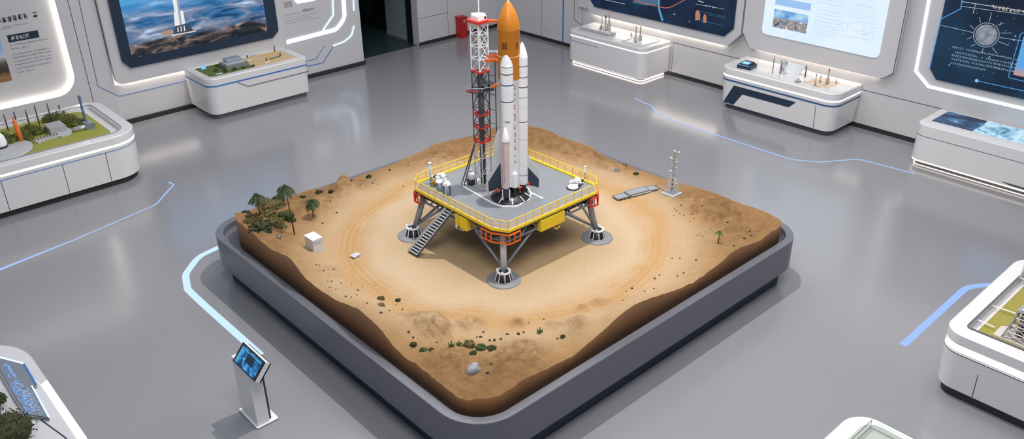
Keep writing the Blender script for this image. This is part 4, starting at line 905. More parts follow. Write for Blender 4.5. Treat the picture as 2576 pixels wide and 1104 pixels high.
q = PZ(1284, 494, 1.684); MB().lathe((q.x, q.y, 1.684), [(.285, 0), (.28, .012), (.22, .045), (.16, .09), (0, .09)], BLK, 36).build('mount_body', mt_)
g = MB()
for a_ in (-2.9, -2.2, -1.55, -.9): 
    dv = Vector((math.cos(a_), math.sin(a_), 0)); g.bar(Vector((q.x, q.y, 1.70)) + dv * .295, Vector((q.x, q.y, 1.755)) + dv * .20, .008, WHT if a_ > -2.3 or a_ < -2.5 else WHT)
for s in (-.03, .03): pass
g.build('clamp_arm', mt_)
g = MB()
for s_, t_o in ((-.115, .26), (-.02, .27)): b0 = A + RT * s_ + TCM * t_o; g.bar(b0 + up * 1.74, b0 + up * 1.90, .009, WHT, 6)
g.build('support_strut', mt_)

# ================================================================== SERVICE TOWER
TB = PZ(1217, 470, 1.684)
tw = thing('service_tower', 'lattice service tower, white above and dark grey below, with red ring platforms', 'tower', (TB.x, TB.y, 1.684))
hs = .083
def cr_(sx, sy, z, k=1.0, off=0.0): return Vector((TB.x + sx * hs * k + off * RT.x, TB.y + sy * hs * k + off * RT.y, z))
ZT = HT(TB, 52); ZM = HT(TB, 176); ZL = HT(TB, 352)
def lattice(z0, z1, m, nseg, r, cross=True, skip=False):
    g = MB(); cs = ((-1, -1), (1, -1), (1, 1), (-1, 1))
    for sx, sy in cs: g.bar(cr_(sx, sy, z0), cr_(sx, sy, z1), r * 1.35, m, 6)
    for k in range(nseg + 1):
        z = z0 + (z1 - z0) * k / nseg
        for i in range(4):
            a, b_ = cs[i], cs[(i + 1) % 4]; g.bar(cr_(*a, z), cr_(*b_, z), r, m, 5)
            if k < nseg:
                z2 = z0 + (z1 - z0) * (k + 1) / nseg
                g.bar(cr_(*a, z), cr_(*b_, z2), r * .75, m, 5)
                if cross: g.bar(cr_(*b_, z), cr_(*a, z2), r * .75, m, 5)
    return g
lattice(ZM, ZT, WHT, 4, .007, False).build('upper_lattice', tw)
MB().tube([(TB.x, TB.y - .0, ZM), (TB.x, TB.y, ZT)], .026, mat('shaft_white', (.66, .67, .68), .4), 12).build('upper_shaft', tw)
lattice(ZL, ZM, DGRY, 4, .006).build('lower_lattice', tw)
MB().tube([(TB.x, TB.y, 1.75), (TB.x, TB.y, ZM)], .040, mat('shaft_dark', (.045, .05, .058), .45), 14).build('lower_shaft', tw)
lattice(1.69, ZL, LGRY, 3, .008, False).build('base_lattice', tw)
def ring(z, k, m, th=.022, w_=.03):
    P = [(TB.x - hs * k, TB.y - hs * k), (TB.x + hs * k, TB.y - hs * k), (TB.x + hs * k, TB.y + hs * k), (TB.x - hs * k, TB.y + hs * k)]
    O_ = fillet(P, .02); I_ = [(TB.x + (a - TB.x) * (1 - w_ / (hs * k)), TB.y + (b_ - TB.y) * (1 - w_ / (hs * k))) for a, b_ in O_]
    return MB().frame(O_, I_, z - th, z + th, m)
ring(ZT, 1.42, RED, .018, .04).build('red_ring', tw)
for y_, k in ((177, 1.2), (285, 1.1), (317, 1.08), (352, 1.15)): ring(HT(TB, y_), k, RED, .012, .02).build('red_ring', tw)
# head
g = MB(); g.obox((TB.x, TB.y, ZT + .0), .15, .15, .075, WHT); g.obox((TB.x + .03, TB.y - .02, ZT + .07), .08, .08, .025, WHT, .3); g.obox((TB.x - .04, TB.y + .03, ZT + .075), .10, .03, .03, WHT, -.6)
for k in range(4): g.blob((TB.x + random.uniform(-.06, .06), TB.y + random.uniform(-.06, .02), ZT + .09), .016, WHT, 1, .2, seed=k)
g.obox((TB.x + .05, TB.y - .077, ZT + .03), .03, .004, .03, BLK); g.build('head_box', tw)
g = MB(); g.tube([(TB.x + .005, TB.y, ZT + .07), (TB.x + .005, TB.y, ZT + .13), (TB.x + .005, TB.y, ZT + .55)], [.014, .007, .005], WHT, 8); g.blob((TB.x + .005, TB.y, ZT + .16), .012, WHT, 1, .1); g.build('antenna_mast', tw)
# balcony with its red edge, mid height
zb_ = HT(TB, 222); g = MB(); 
P = [PZ(*p, zb_) for p in ((1176, 236), (1190, 232), (1192, 214), (1252, 226), (1250, 236), (1215, 246))]
P = [Vector((TB.x, TB.y, 0)) + RT * s + TCM * t for s, t in ((-.20, .10), (-.09, -.06), (.16, -.06), (.19, .06), (.02, .17), (-.05, .17), (-.17, .15))]
g.prism([(p.x, p.y) for p in P], zb_ - .012, zb_ + .006, DGRY); g.bar(P[0] + up * (zb_ + .006), P[5] + up * (zb_ + .006), .011, RED, 6)
for p in P: g.bar(p + up * zb_, p + up * (zb_ + .05), .004, LGRY)
for i in range(6): g.bar(P[i] + up * (zb_ + .05), P[i + 1] + up * (zb_ + .05), .004, LGRY)
g.build('balcony', tw)
g = MB(); z2_ = HT(TB, 206); g.prism([(p.x, p.y) for p in P[1:5]], z2_ - .006, z2_ + .006, DGRY); g.bar(P[1] + up * (z2_ + .01), P[3] + up * (z2_ - .05), .006, SILV); g.build('walkway', tw)
# second pair of dark posts toward the rocket
g = MB(); q1 = Vector((TB.x, TB.y, 0)) + RT * .205; q0 = Vector((TB.x, TB.y, 0)) + RT * .115
za, zc = HT(TB, 150), HT(TB, 350)
g.bar(q1 + up * zc, q1 + up * za, .008, DGRY, 6); g.bar(q0 + up * zc, q0 + up * za, .008, DGRY, 6)
for y_ in (192, 240, 278, 312, 345): z = HT(TB, y_); g.bar(q0 + up * (z + .02), q1 + up * z, .006, DGRY)
g.build('side_frame', tw)
# access arms
def arm(y0, s0, s1, m, h_, t=.02, name='access_arm', w_=.03):
    z = HT(TB, y0); a = Vector((TB.x, TB.y, 0)) + RT * s0 + TCM * t; b_ = Vector((TB.x, TB.y, 0)) + RT * s1 + TCM * t; g = MB()
    dv = (b_ - a).normalized(); sd = Vector((-dv.y, dv.x, 0)) * w_
    vs_ = [a - sd, a + sd, b_ + sd * .7, b_ - sd * .7]; g.add([v + up * (z - h_) for v in vs_] + [v + up * (z + h_) for v in vs_], [(0, 1, 2, 3), (4, 5, 6, 7), (0, 1, 5, 4), (1, 2, 6, 5), (2, 3, 7, 6), (3, 0, 4, 7)], m)
    g.blob(b_ + up * (z - .01), .03, m, 2, .3); return g.build(name, tw)
arm(52, .10, .27, ORG, .014); arm(148, .07, .24, ORG, .018, .07); arm(140, .10, .24, ORG, .012, .0); arm(132, .10, .24, SILV, .012, -.02)
z = HT(TB, 213); a = Vector((TB.x, TB.y, 0)) + RT * .13 + TCM * .08; b_ = Vector((TB.x, TB.y, 0)) + RT * .235 + TCM * .06
MB().tube([a + up * (z - .03), a.lerp(b_, .3) + up * (z - .005), b_ + up * (z + .02)], [.014, .024, .026], ORG, 10).build('fuel_arm', tw)
# raking props
for s_, m_ in ((0, DGRY), (1, DGRY)):
    foot = PZ(1160 + s_ * 7, 466 + s_ * 3, 1.684); top = Vector((TB.x, TB.y, 0)) + RT * (-.105) + TCM * (.0 + .03 * s_); MB().bar(foot, top + up * HT(TB, 358), .009, m_, 6).build('raking_prop', tw)
foot = PZ(1163, 467, 1.684); MB().obox(foot, .05, .04, .07, SILV, .7).build('prop_foot', tw)
# ================================================================== THINGS ON THE SAND
rnd = random.Random(11)
def palm(px, ytop, label, r, lean, nf=20, leaf=PALML, trunk_r=.009):
    b0 = SZ(*px); zt = HT(b0, ytop) - r * .35; t_ = thing('palm_tree', label, 'tree', b0, 'palm trees on the sand')
    top = Vector((b0.x + lean[0], b0.y + lean[1], zt))
    MB().tube([b0 - up * .02, b0.lerp(top, .5) + Vector((lean[0] * -.2, 0, 0)), top], [trunk_r * 1.2, trunk_r, trunk_r * .8], TRUNK, 8).build('trunk', t_)
    g = MB()
    for k in range(nf):
        a = k * 2 * PI / nf * 1.0 + rnd.uniform(-.25, .25); el = rnd.uniform(-.1, .75); L_ = r * rnd.uniform(.8, 1.15); prev = top; pts = [top]
        for i in range(1, 6):
            t = i / 5; pts.append(top + Vector((math.cos(a) * L_ * t, math.sin(a) * L_ * t, L_ * (el * t - 1.0 * t * t))))
        g.tube(pts, .004, leaf, 4)
        for i in range(1, 6):
            for sgn in (-1, 1):
                for j in (0, .5):
                    p = pts[i].lerp(pts[i - 1], j); sd = Vector((-math.sin(a), math.cos(a), 0)) * sgn; dv = (pts[i] - pts[i - 1]).normalized()
                    q = p + (sd * .75 + dv * .7 - up * .35) * r * .30; wv = dv * .013
                    g.add([p - wv, p + wv, q + wv * .4, q - wv * .4], [(0, 1, 2, 3)], leaf)
    g.leaves(top - up * .005, r * .3, 40, leaf, .016, rnd=rnd); g.build('fronds', t_)
palm((657, 553), 487, 'medium palm standing among the olive bushes in the left corner', .125, (0, .02))
palm((741, 588), 464, 'tallest palm with a long thin trunk at the edge of the olive bushes', .125, (-.02, .05))
palm((789, 547), 500, 'shorter palm standing alone on bare sand right of the bushes', .105, (.0, .0))
palm((1807, 611), 580, 'tiny bright green palm near the right corner of the sand', .05, (0, 0), 12, mat('bright_palm', (.10, .17, .02), .7, var=.4, scale=60), .007)
def bush(px, r, label, m=MOSS, n=170, name='bush', group=None, flat=.5, leaf=.015):
    b0 = SZ(*px); g = MB(); g.blob((b0.x, b0.y, b0.z + r * .05), r * .86, m, 4 if r > .08 else 3, .75, (1, 1, flat), seed=px[0], freq=3.5); g.leaves((b0.x, b0.y, b0.z), r, n, m, leaf, (1, 1, flat), rnd)
    o = g.build(name); return tag(o, label, 'bush', group)
M2 = mat('bush_dark', (.03, .036, .009), .85, var=.5, scale=60); M3 = mat('bush_green', (.04, .062, .01), .85, var=.5, scale=60)
for px, r, m, lb in (((655, 575), .17, M2, 'dark olive bush nearest the corner edge of the sand'), ((690, 565), .17, MOSS, 'wide olive bush right of the nearest dark one'), ((640, 552), .13, MOSS, 'olive bush left of the medium palm'), ((672, 540), .14, MOSS, 'olive bush behind the medium palm trunk'), ((668, 512), .14, MOSS, 'yellowish bush behind the medium palm'), ((684, 525), .16, MOSS, 'tall yellowish bush in the middle of the thicket'), ((696, 512), .12, MOSS, 'yellowish bush on the back edge of the thicket'), ((706, 520), .10, M2, 'dark round bush behind the tallest palm'), ((701, 502), .10, M2, 'dark small bush on the skyline left of the tallest palm'), ((719, 545), .13, M3, 'bright green bush behind the tallest palm trunk'), ((733, 555), .07, M3, 'small green bush touching the tallest palm trunk'), ((619, 540), .07, M2, 'small dark bush at the far left edge of the sand'), ((627, 560), .09, MOSS, 'low olive bush on the left rim of the thicket'), ((675, 587), .05, M2, 'tiny tuft of grass below the thicket'), ((700, 597), .04, GRY, 'tiny grey tuft on the slope below the thicket'), ((762, 498), .05, M2, 'small dark shrub behind the shorter palm'), ((803, 486), .06, M2, 'small spindly dark shrub left of the sand mound'), ((833, 482), .04, M2, 'low dark shrub at the foot of the left sand mound'), ((928, 443), .05, M2, 'dark shrub on the back left edge of the sand')):
    bush(px, r, lb, m, int(60 + 1800 * r), 'bush', 'bushes in the left corner of the sand')
for px, r, m, lb in (((1066, 881), .05, M3, 'round green bush on the near left slope'), ((1210, 877), .065, M3, 'round green bush, left of two side by side near the front corner'), ((1237, 877), .065, M2, 'darker round green bush, right of two side by side near the front corner'), ((1180, 868), .08, MOSS, 'wide yellow green bush left of the two round bushes'), ((1190, 889), .04, M3, 'thin green shrub in front of the wide yellow green bush'), ((1085, 880), .03, M3, 'tiny blue green tuft right of the round near left bush'), ((1040, 866), .045, M2, 'small dark scrub on the near left slope'), ((958, 752), .05, MOSS, 'small dry brown shrub among pebbles on the left'), ((1001, 754), .035, M2, 'small dark shrub among pebbles on the left'), ((959, 768), .05, mat('dry_brown', (.16, .10, .05), .9, var=.3), 'flat dry brown shrub on the left sand'), ((1416, 845), .03, M3, 'tiny green shrub on the near right slope'), ((1757, 590), .045, mat('dry_yellow', (.42, .28, .10), .9, var=.3), 'pale yellow dry shrub left of the tiny palm'), ((1571, 416), .045, mat('rust_bush', (.16, .09, .02), .9, var=.3), 'rust brown bush on the back right edge'), ((1600, 438), .05, M2, 'dark scrub below the rust brown bush'), ((1552, 432), .05, GRY, 'grey scrub on the back right slope')):
    bush(px, r, lb, m, int(50 + 900 * r), 'bush', 'scattered desert bushes', leaf=.012)
def cactus(px, h, label):
    b0 = SZ(*px); t_ = thing('cactus', label, 'cactus', b0, 'small cacti'); g = MB(); CG = mat('cactus_green', (.05, .10, .02), .7, var=.4, scale=60)
    g.tube([b0 - up * .01, b0 + up * h], [.012, .009], CG, 8); g.blob(b0 + up * h, .010, CG, 1, .1); g.build('stem', t_)
    for s in (-1, 1): MB().tube([b0 + up * h * .35, b0 + up * h * .4 + RT * s * .03, b0 + up * h * .75 + RT * s * .035], [.008, .008, .006], CG, 6).build('arm', t_)
    g = MB(); g.leaves(b0, .035, 40, CG, .012, rnd=rnd); g.build('tuft', t_)
cactus((1136, 872), .09, 'taller dark cactus shrub left of the wide yellow green bush')
cactus((1155, 868), .06, 'small cactus between the tall cactus and the yellow green bush')
cactus((1358, 836), .07, 'lone green cactus on the right of the front dunes')
b0 = SZ(1191, 934); g = MB(); g.blob((b0.x, b0.y, b0.z + .02), .085, mat('white_stone', (.24, .24, .255), .6, var=.1, bump=.3), 3, .35, (1.15, .8, .85), seed=4, freq=1.4); tag(g.build('boulder'), 'pale grey boulder lying near the front corner of the sand', 'rock')
PEB = mat('pebble_dark', (.03, .025, .022), .8, var=.4)
def pebbles(lst, label, group):
    src = None
    for px, r in lst:
        q = SZ(*px)
        if src is None:
            g = MB(); g.blob((0, 0, 0), .012, PEB, 1, .35, (1.2, .9, .7), seed=5); src = g.build('pebble'); o = src
        else: o = src.copy(); C.objects.link(o)
        o.location = (q.x, q.y, q.z + .003); o.scale = (r, r, r); o.rotation_euler = (0, 0, rnd.uniform(0, 6)); tag(o, label, 'pebble', group)
pebbles([((796, 668), 1), ((803, 655 + 15), 1), ((814, 681), 1), ((839, 681), 1.2), ((824, 705), 1), ((834, 706), 1.2), ((858, 711), 1.0), ((884, 712), .8), ((829, 722), 1), ((845, 729), 1.0), ((900, 729), 1.4), ((898, 745), 1), ((884, 750), .9), ((870, 748), 1.4), ((923, 763), 1.2), ((995, 765), .8), ((1012, 777), 1.2), ((958, 788), 1.8), ((979, 781), 1.2), ((912, 718), .7), ((943, 717), .7)], 'dark pebble scattered on the sand left of the wheel tracks', 'pebbles left of the tracks')
pebbles([((709, 583), 1.4), ((718, 578), 1.0), ((795, 486), 1.2), ((831, 506), 1.5), ((847, 536), 1.6), ((812, 564), 1.4), ((884, 463), 2.0), ((906, 463), 1.2), ((938, 462), 1.6), ((943, 453), 1.2), ((951, 464), 1), ((980, 430), 2), ((1015, 467), 1.2), ((1027, 417), 1.0)], 'dark pebble lying on the slopes behind the palms', 'pebbles on the back left slope')
pebbles([((1713, 518), 1.2), ((1698, 527), 1), ((1702, 531), 1), ((1710, 535), 1), ((1695, 541), 1), ((1720, 541), 1), ((1742, 538), 1), ((1746, 549), 1.2), ((1735, 557), 1), ((1768, 595), 1.2), ((1787, 573), 1), ((1886, 584), 1.4), ((1890, 594), 1.6), ((1872, 604), 2), ((1846, 619), 1.4), ((1767, 513), 1.2), ((1830, 560), 1.4), ((1848, 575), 1)], 'dark pebble near the right corner hill', 'pebbles by the right hill')
pebbles([((1691, 649), 1), ((1710, 649), 1), ((1751, 653), 1.6), ((1704, 694), 1.2), ((1720, 686), 1.4), ((1647, 700), 1.6), ((1590, 724), 1.8), ((1576, 731), .9), ((1622, 732), 1.2), ((1659, 692), 1), ((1567, 757), 1), ((1645, 724), 1)], 'dark pebble on the pale sand right of the wheel tracks', 'pebbles right of the tracks')
pebbles([((1209, 850), 1.8), ((1216, 837), 1.3), ((1276, 843), 1.8), ((1304, 841), 2.2), ((1317, 836), 1.4), ((1232, 857), 1.6), ((1244, 857), 1.8), ((1260, 855), 1.6), ((1040, 850), 1.4), ((1099, 860), 1.2), ((1028, 834), 1.6), ((1402, 849), 1.4), ((1368, 803), 1.0), ((1330, 812), .9), ((1200, 851), 1.0), ((1237, 920), 1.6), ((1227, 940), 2.0)], 'dark pebble among the front dunes', 'pebbles among the front dunes')
# equipment box, flat plates, antenna tower
q = SZ(793, 640); C0, C1, C2 = PZ(770, 628, .93), PZ(791, 643, .93), PZ(815, 637, .93)
t_ = thing('equipment_cabinet', 'pale grey box cabinet standing on the sand near the palms', 'cabinet', (C1.x, C1.y, .93))
WB = mat('cabinet_pale', (.58, .58, .60), .4); hb = HT(C1, 605) 
P = [(4.98, 9.76), (5.135, 9.76), (5.135, 9.985), (4.98, 9.985)]
MB().prism(P, .90, hb - .01, WB).build('body', t_, .003); MB().prism([(a + (-.004 if a < 5 else .004), b_ + (-.004 if b_ < 9.8 else .004)) for a, b_ in P], hb - .01, hb, WHT).build('lid', t_)
MB().box(5.0, 5.115, 9.752, 9.76, hb - .055, hb - .028, mat('label_blue_grey', (.35, .48, .62), .4)).build('blue_label', t_)
q = PZ(894, 641, .935); g = MB(); g.obox((q.x, q.y, .925), .13, .10, .012, LGRY, .2); tag(g.build('metal_plate'), 'small flat grey metal plate lying on the sand right of the pale cabinet', 'plate')
t_ = thing('solar_panels', 'row of three flat grey panels lying on the sand behind the right platform leg', 'panel', (9.9, 8.0, .93))
pa = [PZ(1540, 493, .95), PZ(1643, 467, .95)]; dv = (pa[1] - pa[0]); nv = Vector((-dv.y, dv.x, 0)).normalized() * -.16
SOL = mat('solar_grey', (.24, .26, .27), .45, var=.1)
for k, (a, b_, z, o_) in enumerate(((0, .36, .945, 0), (.28, .78, .965, .0), (.62, 1.0, .95, .0))):
    u = pa[0] + dv * a + nv * o_; v = pa[0] + dv * b_ + nv * o_; g = MB(); g.prism([tuple(p[:2]) for p in (u, v, v + nv, u + nv)], z, z + .012, SOL); g.frame([tuple(p[:2]) for p in (u, v, v + nv, u + nv)], [tuple((p + (((u + v) / 2 + nv / 2) - p) * .06)[:2]) for p in (u, v, v + nv, u + nv)], z + .010, z + .018, STEEL); g.build('panel', t_)
u = pa[0] + dv * .35; v = pa[0] + dv * .8; MB().bar(u + nv, v + nv, .009, LGRY).build('support_rail', t_)
MB().tube([SZ(1641, 469) + up * .005, SZ(1652, 470) + up * .005, SZ(1660, 477) + up * .005, SZ(1675, 483) + up * .005], .004, TRUNK, 6).build('cable', t_)
B = PZ(1689, 489, .935); t_ = thing('antenna_tower', 'silver lattice antenna tower with round white dishes on a square foot on the sand', 'antenna tower', B)
g = MB(); g.obox((B.x, B.y, .90), .24, .24, .07, LGRY, 0); g.obox((B.x, B.y, .97), .19, .19, .015, SILV, 0); g.build('foot', t_)
ztop = HT(B, 381); g = MB(); n_ = 11; zz = [.985 + (ztop - .985) * (k / n_) for k in range(n_ + 1)]
wd = [.065 * (1 - smooth(0, .55, k / n_)) + .022 for k in range(n_ + 1)]
for k in range(n_):
    for i, (sx, sy) in enumerate(((-1, -1), (1, -1), (1, 1), (-1, 1))):
        nx, ny = ((1, -1), (1, 1), (-1, 1), (-1, -1))[i]; a = Vector((B.x + sx * wd[k], B.y + sy * wd[k], zz[k])); b_ = Vector((B.x + sx * wd[k + 1], B.y + sy * wd[k + 1], zz[k + 1])); c = Vector((B.x + nx * wd[k], B.y + ny * wd[k], zz[k])); d_ = Vector((B.x + nx * wd[k + 1], B.y + ny * wd[k + 1], zz[k + 1]))
        g.bar(a, b_, .005, SILV, 5); g.bar(a, d_, .003, SILV); g.bar(c, b_, .003, SILV); g.bar(a, c, .003, SILV)
g.build('lattice', t_); MB().bar((B.x, B.y, .98), (B.x, B.y, ztop), .010, DGRY, 6).build('centre_pole', t_)
for s, y_, r in ((-.05, 397, .02), (.07, 383, .018), (.0, 380, .018), (-.03, 401, .014), (.03, 401, .016), (.035, 407, .02), (-.03, 414, .013), (.04, 422, .016), (-.045, 430, .02), (.04, 433, .012), (-.04, 462, .012), (.03, 463, .012)):
    z = HT(B, y_); c = B + RT * s; c.z = z; g = MB(); g.lathe((c.x, c.y, c.z - r * .3), [(0, 0), (r * .7, .003), (r, r * .5), (r * .8, r * .7), (0, r * .75)], WHT, 14); g.bar(c, (B.x, B.y, z), .003, SILV); g.build('dish', t_)

# ================================================================== DISPLAY CASES
def case(name, label, rect, radii, h, loc, body_levels, kick_ins, kick_h, kick_m, body_m=CASE):
    t_ = thing(name, label, 'display case', loc)
    MB().loft(rect, radii, body_levels, body_m, cap1=True, seg=12).build('case_body', t_)
    MB().loft(rect, radii, [(0, kick_ins), (kick_h, kick_ins)], kick_m).build('toe_kick', t_)
    return t_
def band(t_, rect, radii, z0, z1, m, name, out=.004):      # band running round the body
    O_ = rr(*rect, radii, -out, 12); I_ = rr(*rect, radii, -out + .014, 12); return MB().frame(O_, I_, z0, z1, m).build(name, t_)
def bandf(t_, rect, radii, z0, z1, m, name, out=.004): return band(t_, rect, radii, z0, z1, m, name, out)
# --- green landscape case, left wall
R_ = (-2.0, 5.03, 16.30, 18.75); Q_ = (.3, .55, .35, .3)
c1 = case('display_case', 'long white case with a green launch site landscape at the far left', R_, Q_, 1.0, (1.5, 17.5, 0), [(.12, .06), (.13, .03), (.80, .0), (.80, .045), (.845, .045), (.845, .0), (.985, .0), (1.0, .02), (1.0, .24), (.99, .25), (.92, .26)], .10, .12, KICK, CASE)
band(c1, R_, Q_, .805, .84, WARM, 'rim_light', -.012)
s = MB(); 
for x in (2.46, 3.5, 4.28): s.ribbon([(x, .13), (x, .70)], .010, 0, .0, SEAM)
g = MB(); yy = 16.30
for x in (2.46, 3.5, 4.28): g.add([(x, 16.30 + .0 - .001, .74), (x + .010, 16.30 - .001, .74), (x + .010, 16.33 - .003, .14), (x, 16.33 - .003, .14)], [(0, 1, 2, 3)], SEAM); 
g.build('door_seam', c1)
band(c1, R_, Q_, .735, .745, BLUE, 'blue_line', .002)
MB().frame(rr(*R_, Q_, .20, 12), rr(*R_, Q_, .225, 12), .99, 1.012, mat('rim_blue_grey', (.25, .28, .36), .3)).build('glass_gasket', c1)  # blue-grey strip round the recess
MB().loft((-1.7, 4.62, 16.62, 18.5), (.1, .25, .25, .1), [(.92, 0), (.935, 0)], GREEN).build('lawn', c1)
def pw(s, ox, oy, x, y, z): return PZ(ox + x / s, oy + y / s, z)
def P4(x, y, z=.94): return pw(5.81, 0, 230, x, y, z)
def mast(px, ytop, r, m, label, z, name='mast', taper=.5, group=None, knobs=3, wantx=None, cat='mast'):
    q = PZ(*px, z); zt = HT(q, ytop); t_ = thing(name, label, cat, q, group)
    MB().tube([q, (q.x, q.y, q.z + (zt - q.z) * .7), (q.x, q.y, zt)], [r, r * .8, r * taper], m, 6).build('pole', t_)
    g = MB()
    for k in range(knobs): g.lathe((q.x, q.y, q.z + (zt - q.z) * (k + .7) / (knobs + .3)), [(0, 0), (r * 1.35, .004), (r * 1.35, .012), (0, .016)], m, 8)
    g.build('collar', t_); return t_
MDK = mat('mast_dark', (.07, .055, .05), .6, var=.4)
for px, yt, lb in (((21.5, 329), 288, 'dark mast farthest left behind the green landscape'), ((42, 308), 281, 'thin dark mast behind the leaning orange rocket'), ((74, 313), 276, 'dark mast left of the tallest rear mast'), ((99.5, 313), 264, 'dark mast in front of the rear lawn, left of the bushes'), ((131, 308), 259, 'dark mast rising from the left end of the long hedge'), ((152, 282), 264, 'short dark mast at the back of the long hedge')):
    mast(px, yt, .014, MDK, lb, .94, group='dark masts on the green landscape')
mast((42, 326), 294, .016, mat('mast_teal', (.05, .16, .18), .5, var=.3), 'teal mast just left of the orange rocket', .94)
mast((217, 313), 241, .026, mat('mast_blue', (.10, .16, .28), .5, var=.5, scale=40), 'thick blue grey tower at the right end of the green landscape', .96, taper=1.2, knobs=6, cat='tower')
q = P4(325, 745); t_ = thing('rocket_model', 'slim orange rocket model leaning on the green landscape', 'rocket', q, None)
zt = HT(q, 298); g = MB(); tp = Vector((q.x - .02, q.y + .05, zt)); g.tube([q, q.lerp(tp, .5), q.lerp(tp, .85), tp], [.035, .045, .035, .008], mat('bright_orange', (.80, .17, .02), .5), 12); g.build('body', t_)
MB().tube([q + Vector((.035, 0, 0)), q.lerp(tp, .8) + Vector((.03, 0, 0))], .012, SILV, 8).build('side_pipe', t_)
q = P4(25, 840); t_ = thing('rocket_model', 'white rounded capsule model cut by the left edge of the picture', 'rocket', q)
MB().lathe(q, [(.06, 0), (.11, .04), (.12, .14), (.10, .24), (.06, .30), (0, .33)], WHT, 24).build('body', t_); g = MB(); g.lathe(q, [(.105, .02), (.122, .05), (.118, .07)], BLK, 24); g.build('dark_band', t_)
g = MB(); g.lathe(P4(30, 880) , [(.52, 0), (.52, .03), (.50, .035), (0, .036)], LGRY, 40); o = g.build('round_pad'); tag(o, 'round grey landing pad under the white capsule model', 'pad')
def ppoly(pts, z0, z1, m, f=P4, zz=.95): return MB().prism([tuple(f(*p, zz)[:2]) for p in pts], z0, z1, m)
t_ = thing('building_model', 'grey flat roofed block with a paved yard in the middle of the green landscape', 'building', (*P4(690, 600)[:2], .935))
ppoly([(700, 650), (780, 640), (850, 520), (950, 510), (1060, 570), (1040, 620), (910, 665), (790, 650), (560, 760), (480, 715)], .935, .96, LGRY).build('paved_yard', t_)
a = P4(640, 600); c = P4(775, 650); MB().box(3.70, 4.0, 17.42, 17.80, .935, 1.07, mat('block_grey', (.36, .36, .37), .6)).build('block', t_)
t_ = thing('bridge_model', 'low grey segmented ramp in front of the grey block', 'ramp', (*P4(640, 700)[:2], .935))
u, v = P4(500, 745), P4(860, 650); MB().obox(((u.x + v.x) / 2, (u.y + v.y) / 2, .935), (v - u).length, .10, .05, LGRY, math.atan2(v.y - u.y, v.x - u.x)).build('ramp_deck', t_); g = MB(); 
for k in range(8): p = u.lerp(v, (k + .5) / 8); g.obox((p.x, p.y, .985), .012, .10, .012, DGRY, math.atan2(v.y - u.y, v.x - u.x))
g.build('ribs', t_)
t_ = thing('ship_model', 'grey blue truss platform below the thick blue tower', 'model', (*P4(1200, 560)[:2], .935)); u, v = P4(1080, 590), P4(1375, 520)
MB().tube([u + up * .04, v + up * .05], .05, SILV, 10).build('hull', t_); g = MB(); an = math.atan2(v.y - u.y, v.x - u.x); g.obox((v.x - .08, v.y + .03, .935), .16, .2, .12, STEEL, an); g.build('end_block', t_)
g = MB(); g.blob(P4(1280, 480, 1.0), .02, ORG, 1, .2); g.tube([P4(1340, 520, .95), P4(1350, 440, 1.0), P4(1400, 500, .95)], .006, DGRY, 5); g.build('frame_arch', t_)
g = MB(); g.obox(P4(400, 810), .14, .08, .03, mat('mustard', (.45, .32, .04), .6), .2); tag(g.build('ground_block'), 'small mustard yellow block near the orange rocket base', 'block')
for (x, y), r, lb in (((60, 700), .13, 'green bush left of the orange rocket'), ((170, 760), .14, 'green bush in front of the orange rocket'), ((230, 700), .10, 'green bush behind the orange rocket base'), ((380, 640), .15, 'green bush right of the orange rocket'), ((470, 600), .17, 'tall green bush left of the grey block'), ((560, 610), .14, 'green bush touching the grey block'), ((420, 700), .10, 'low green bush in front of the tall bush'), ((720, 430), .13, 'green bush at the left end of the long hedge'), ((830, 420), .16, 'green bush second along the long hedge'), ((930, 430), .18, 'tallest green bush of the long hedge'), ((1030, 450), .16, 'green bush in the middle of the long hedge'), ((1110, 500), .15, 'green bush before the right end of the hedge'), ((1200, 490), .11, 'low green bush at the right end of the hedge')):
    q = P4(x, y); g = MB(); g.blob((q.x, q.y, .96), r * .85, LEAF, 3, .5, (1, 1, .8), seed=x); g.leaves((q.x, q.y, .96), r, 150, LEAF, .022, (1, 1, .9), rnd); tag(g.build('bush'), lb + ' in the left case', 'bush', 'bushes on the green landscape')
# --- sandy landscape case
R_ = (7.30, 9.90, 18.32, 19.60); Q_ = (.26, .12, .05, .05)
c2 = case('display_case', 'white case with a grassy and sandy landscape below the ocean launch screen', R_, Q_, 1.0, (8.6, 18.9, 0), [(.12, .05), (.13, .03), (.97, .0), (1.0, .015), (1.0, .17), (.97, .20)], .10, .12, KICKG)
band(c2, R_, Q_, .80, .83, BLUE, 'blue_line', .001)
g = MB(); y = 18.33 - .003; g.ribbon([(8.02, .79), (8.26, .64), (9.88, .645)], .010, 0, .01, SEAM, lambda p: (p[0], y - p[2], p[1])); g.build('panel_seam', c2)
MB().loft((7.5, 8.6, 18.52, 19.42), (.05,) * 4, [(.97, 0), (.985, 0)], mat('dark_grass', (.10, .14, .03), .8, var=.3, scale=30, bump=.3)).build('grass_base', c2)
MB().loft((8.6, 9.70, 18.52, 19.42), (.05,) * 4, [(.97, 0), (.987, 0)], TAN).build('sand_base', c2)
def P5(x, y, z=1.0): return pw(5.256, 460, 100, x, y, z)
t_ = thing('building_model', 'grey stone building with a glassy blue roof on the grassy half of the case', 'building', (8.2, 18.9, .985))
MB().box(7.98, 8.55, 18.72, 19.12, .985, 1.10, mat('stone_grey', (.20, .21, .19), .8, var=.4, scale=30, bump=.5)).build('stone_base', t_, .01)
MB().box(8.02, 8.50, 18.76, 19.10, 1.10, 1.12, LGRY).build('terrace', t_); MB().box(8.08, 8.46, 18.86, 19.10, 1.12, 1.19, mat('roof_glass', (.30, .34, .40), .15)).build('glass_hall', t_, .015)
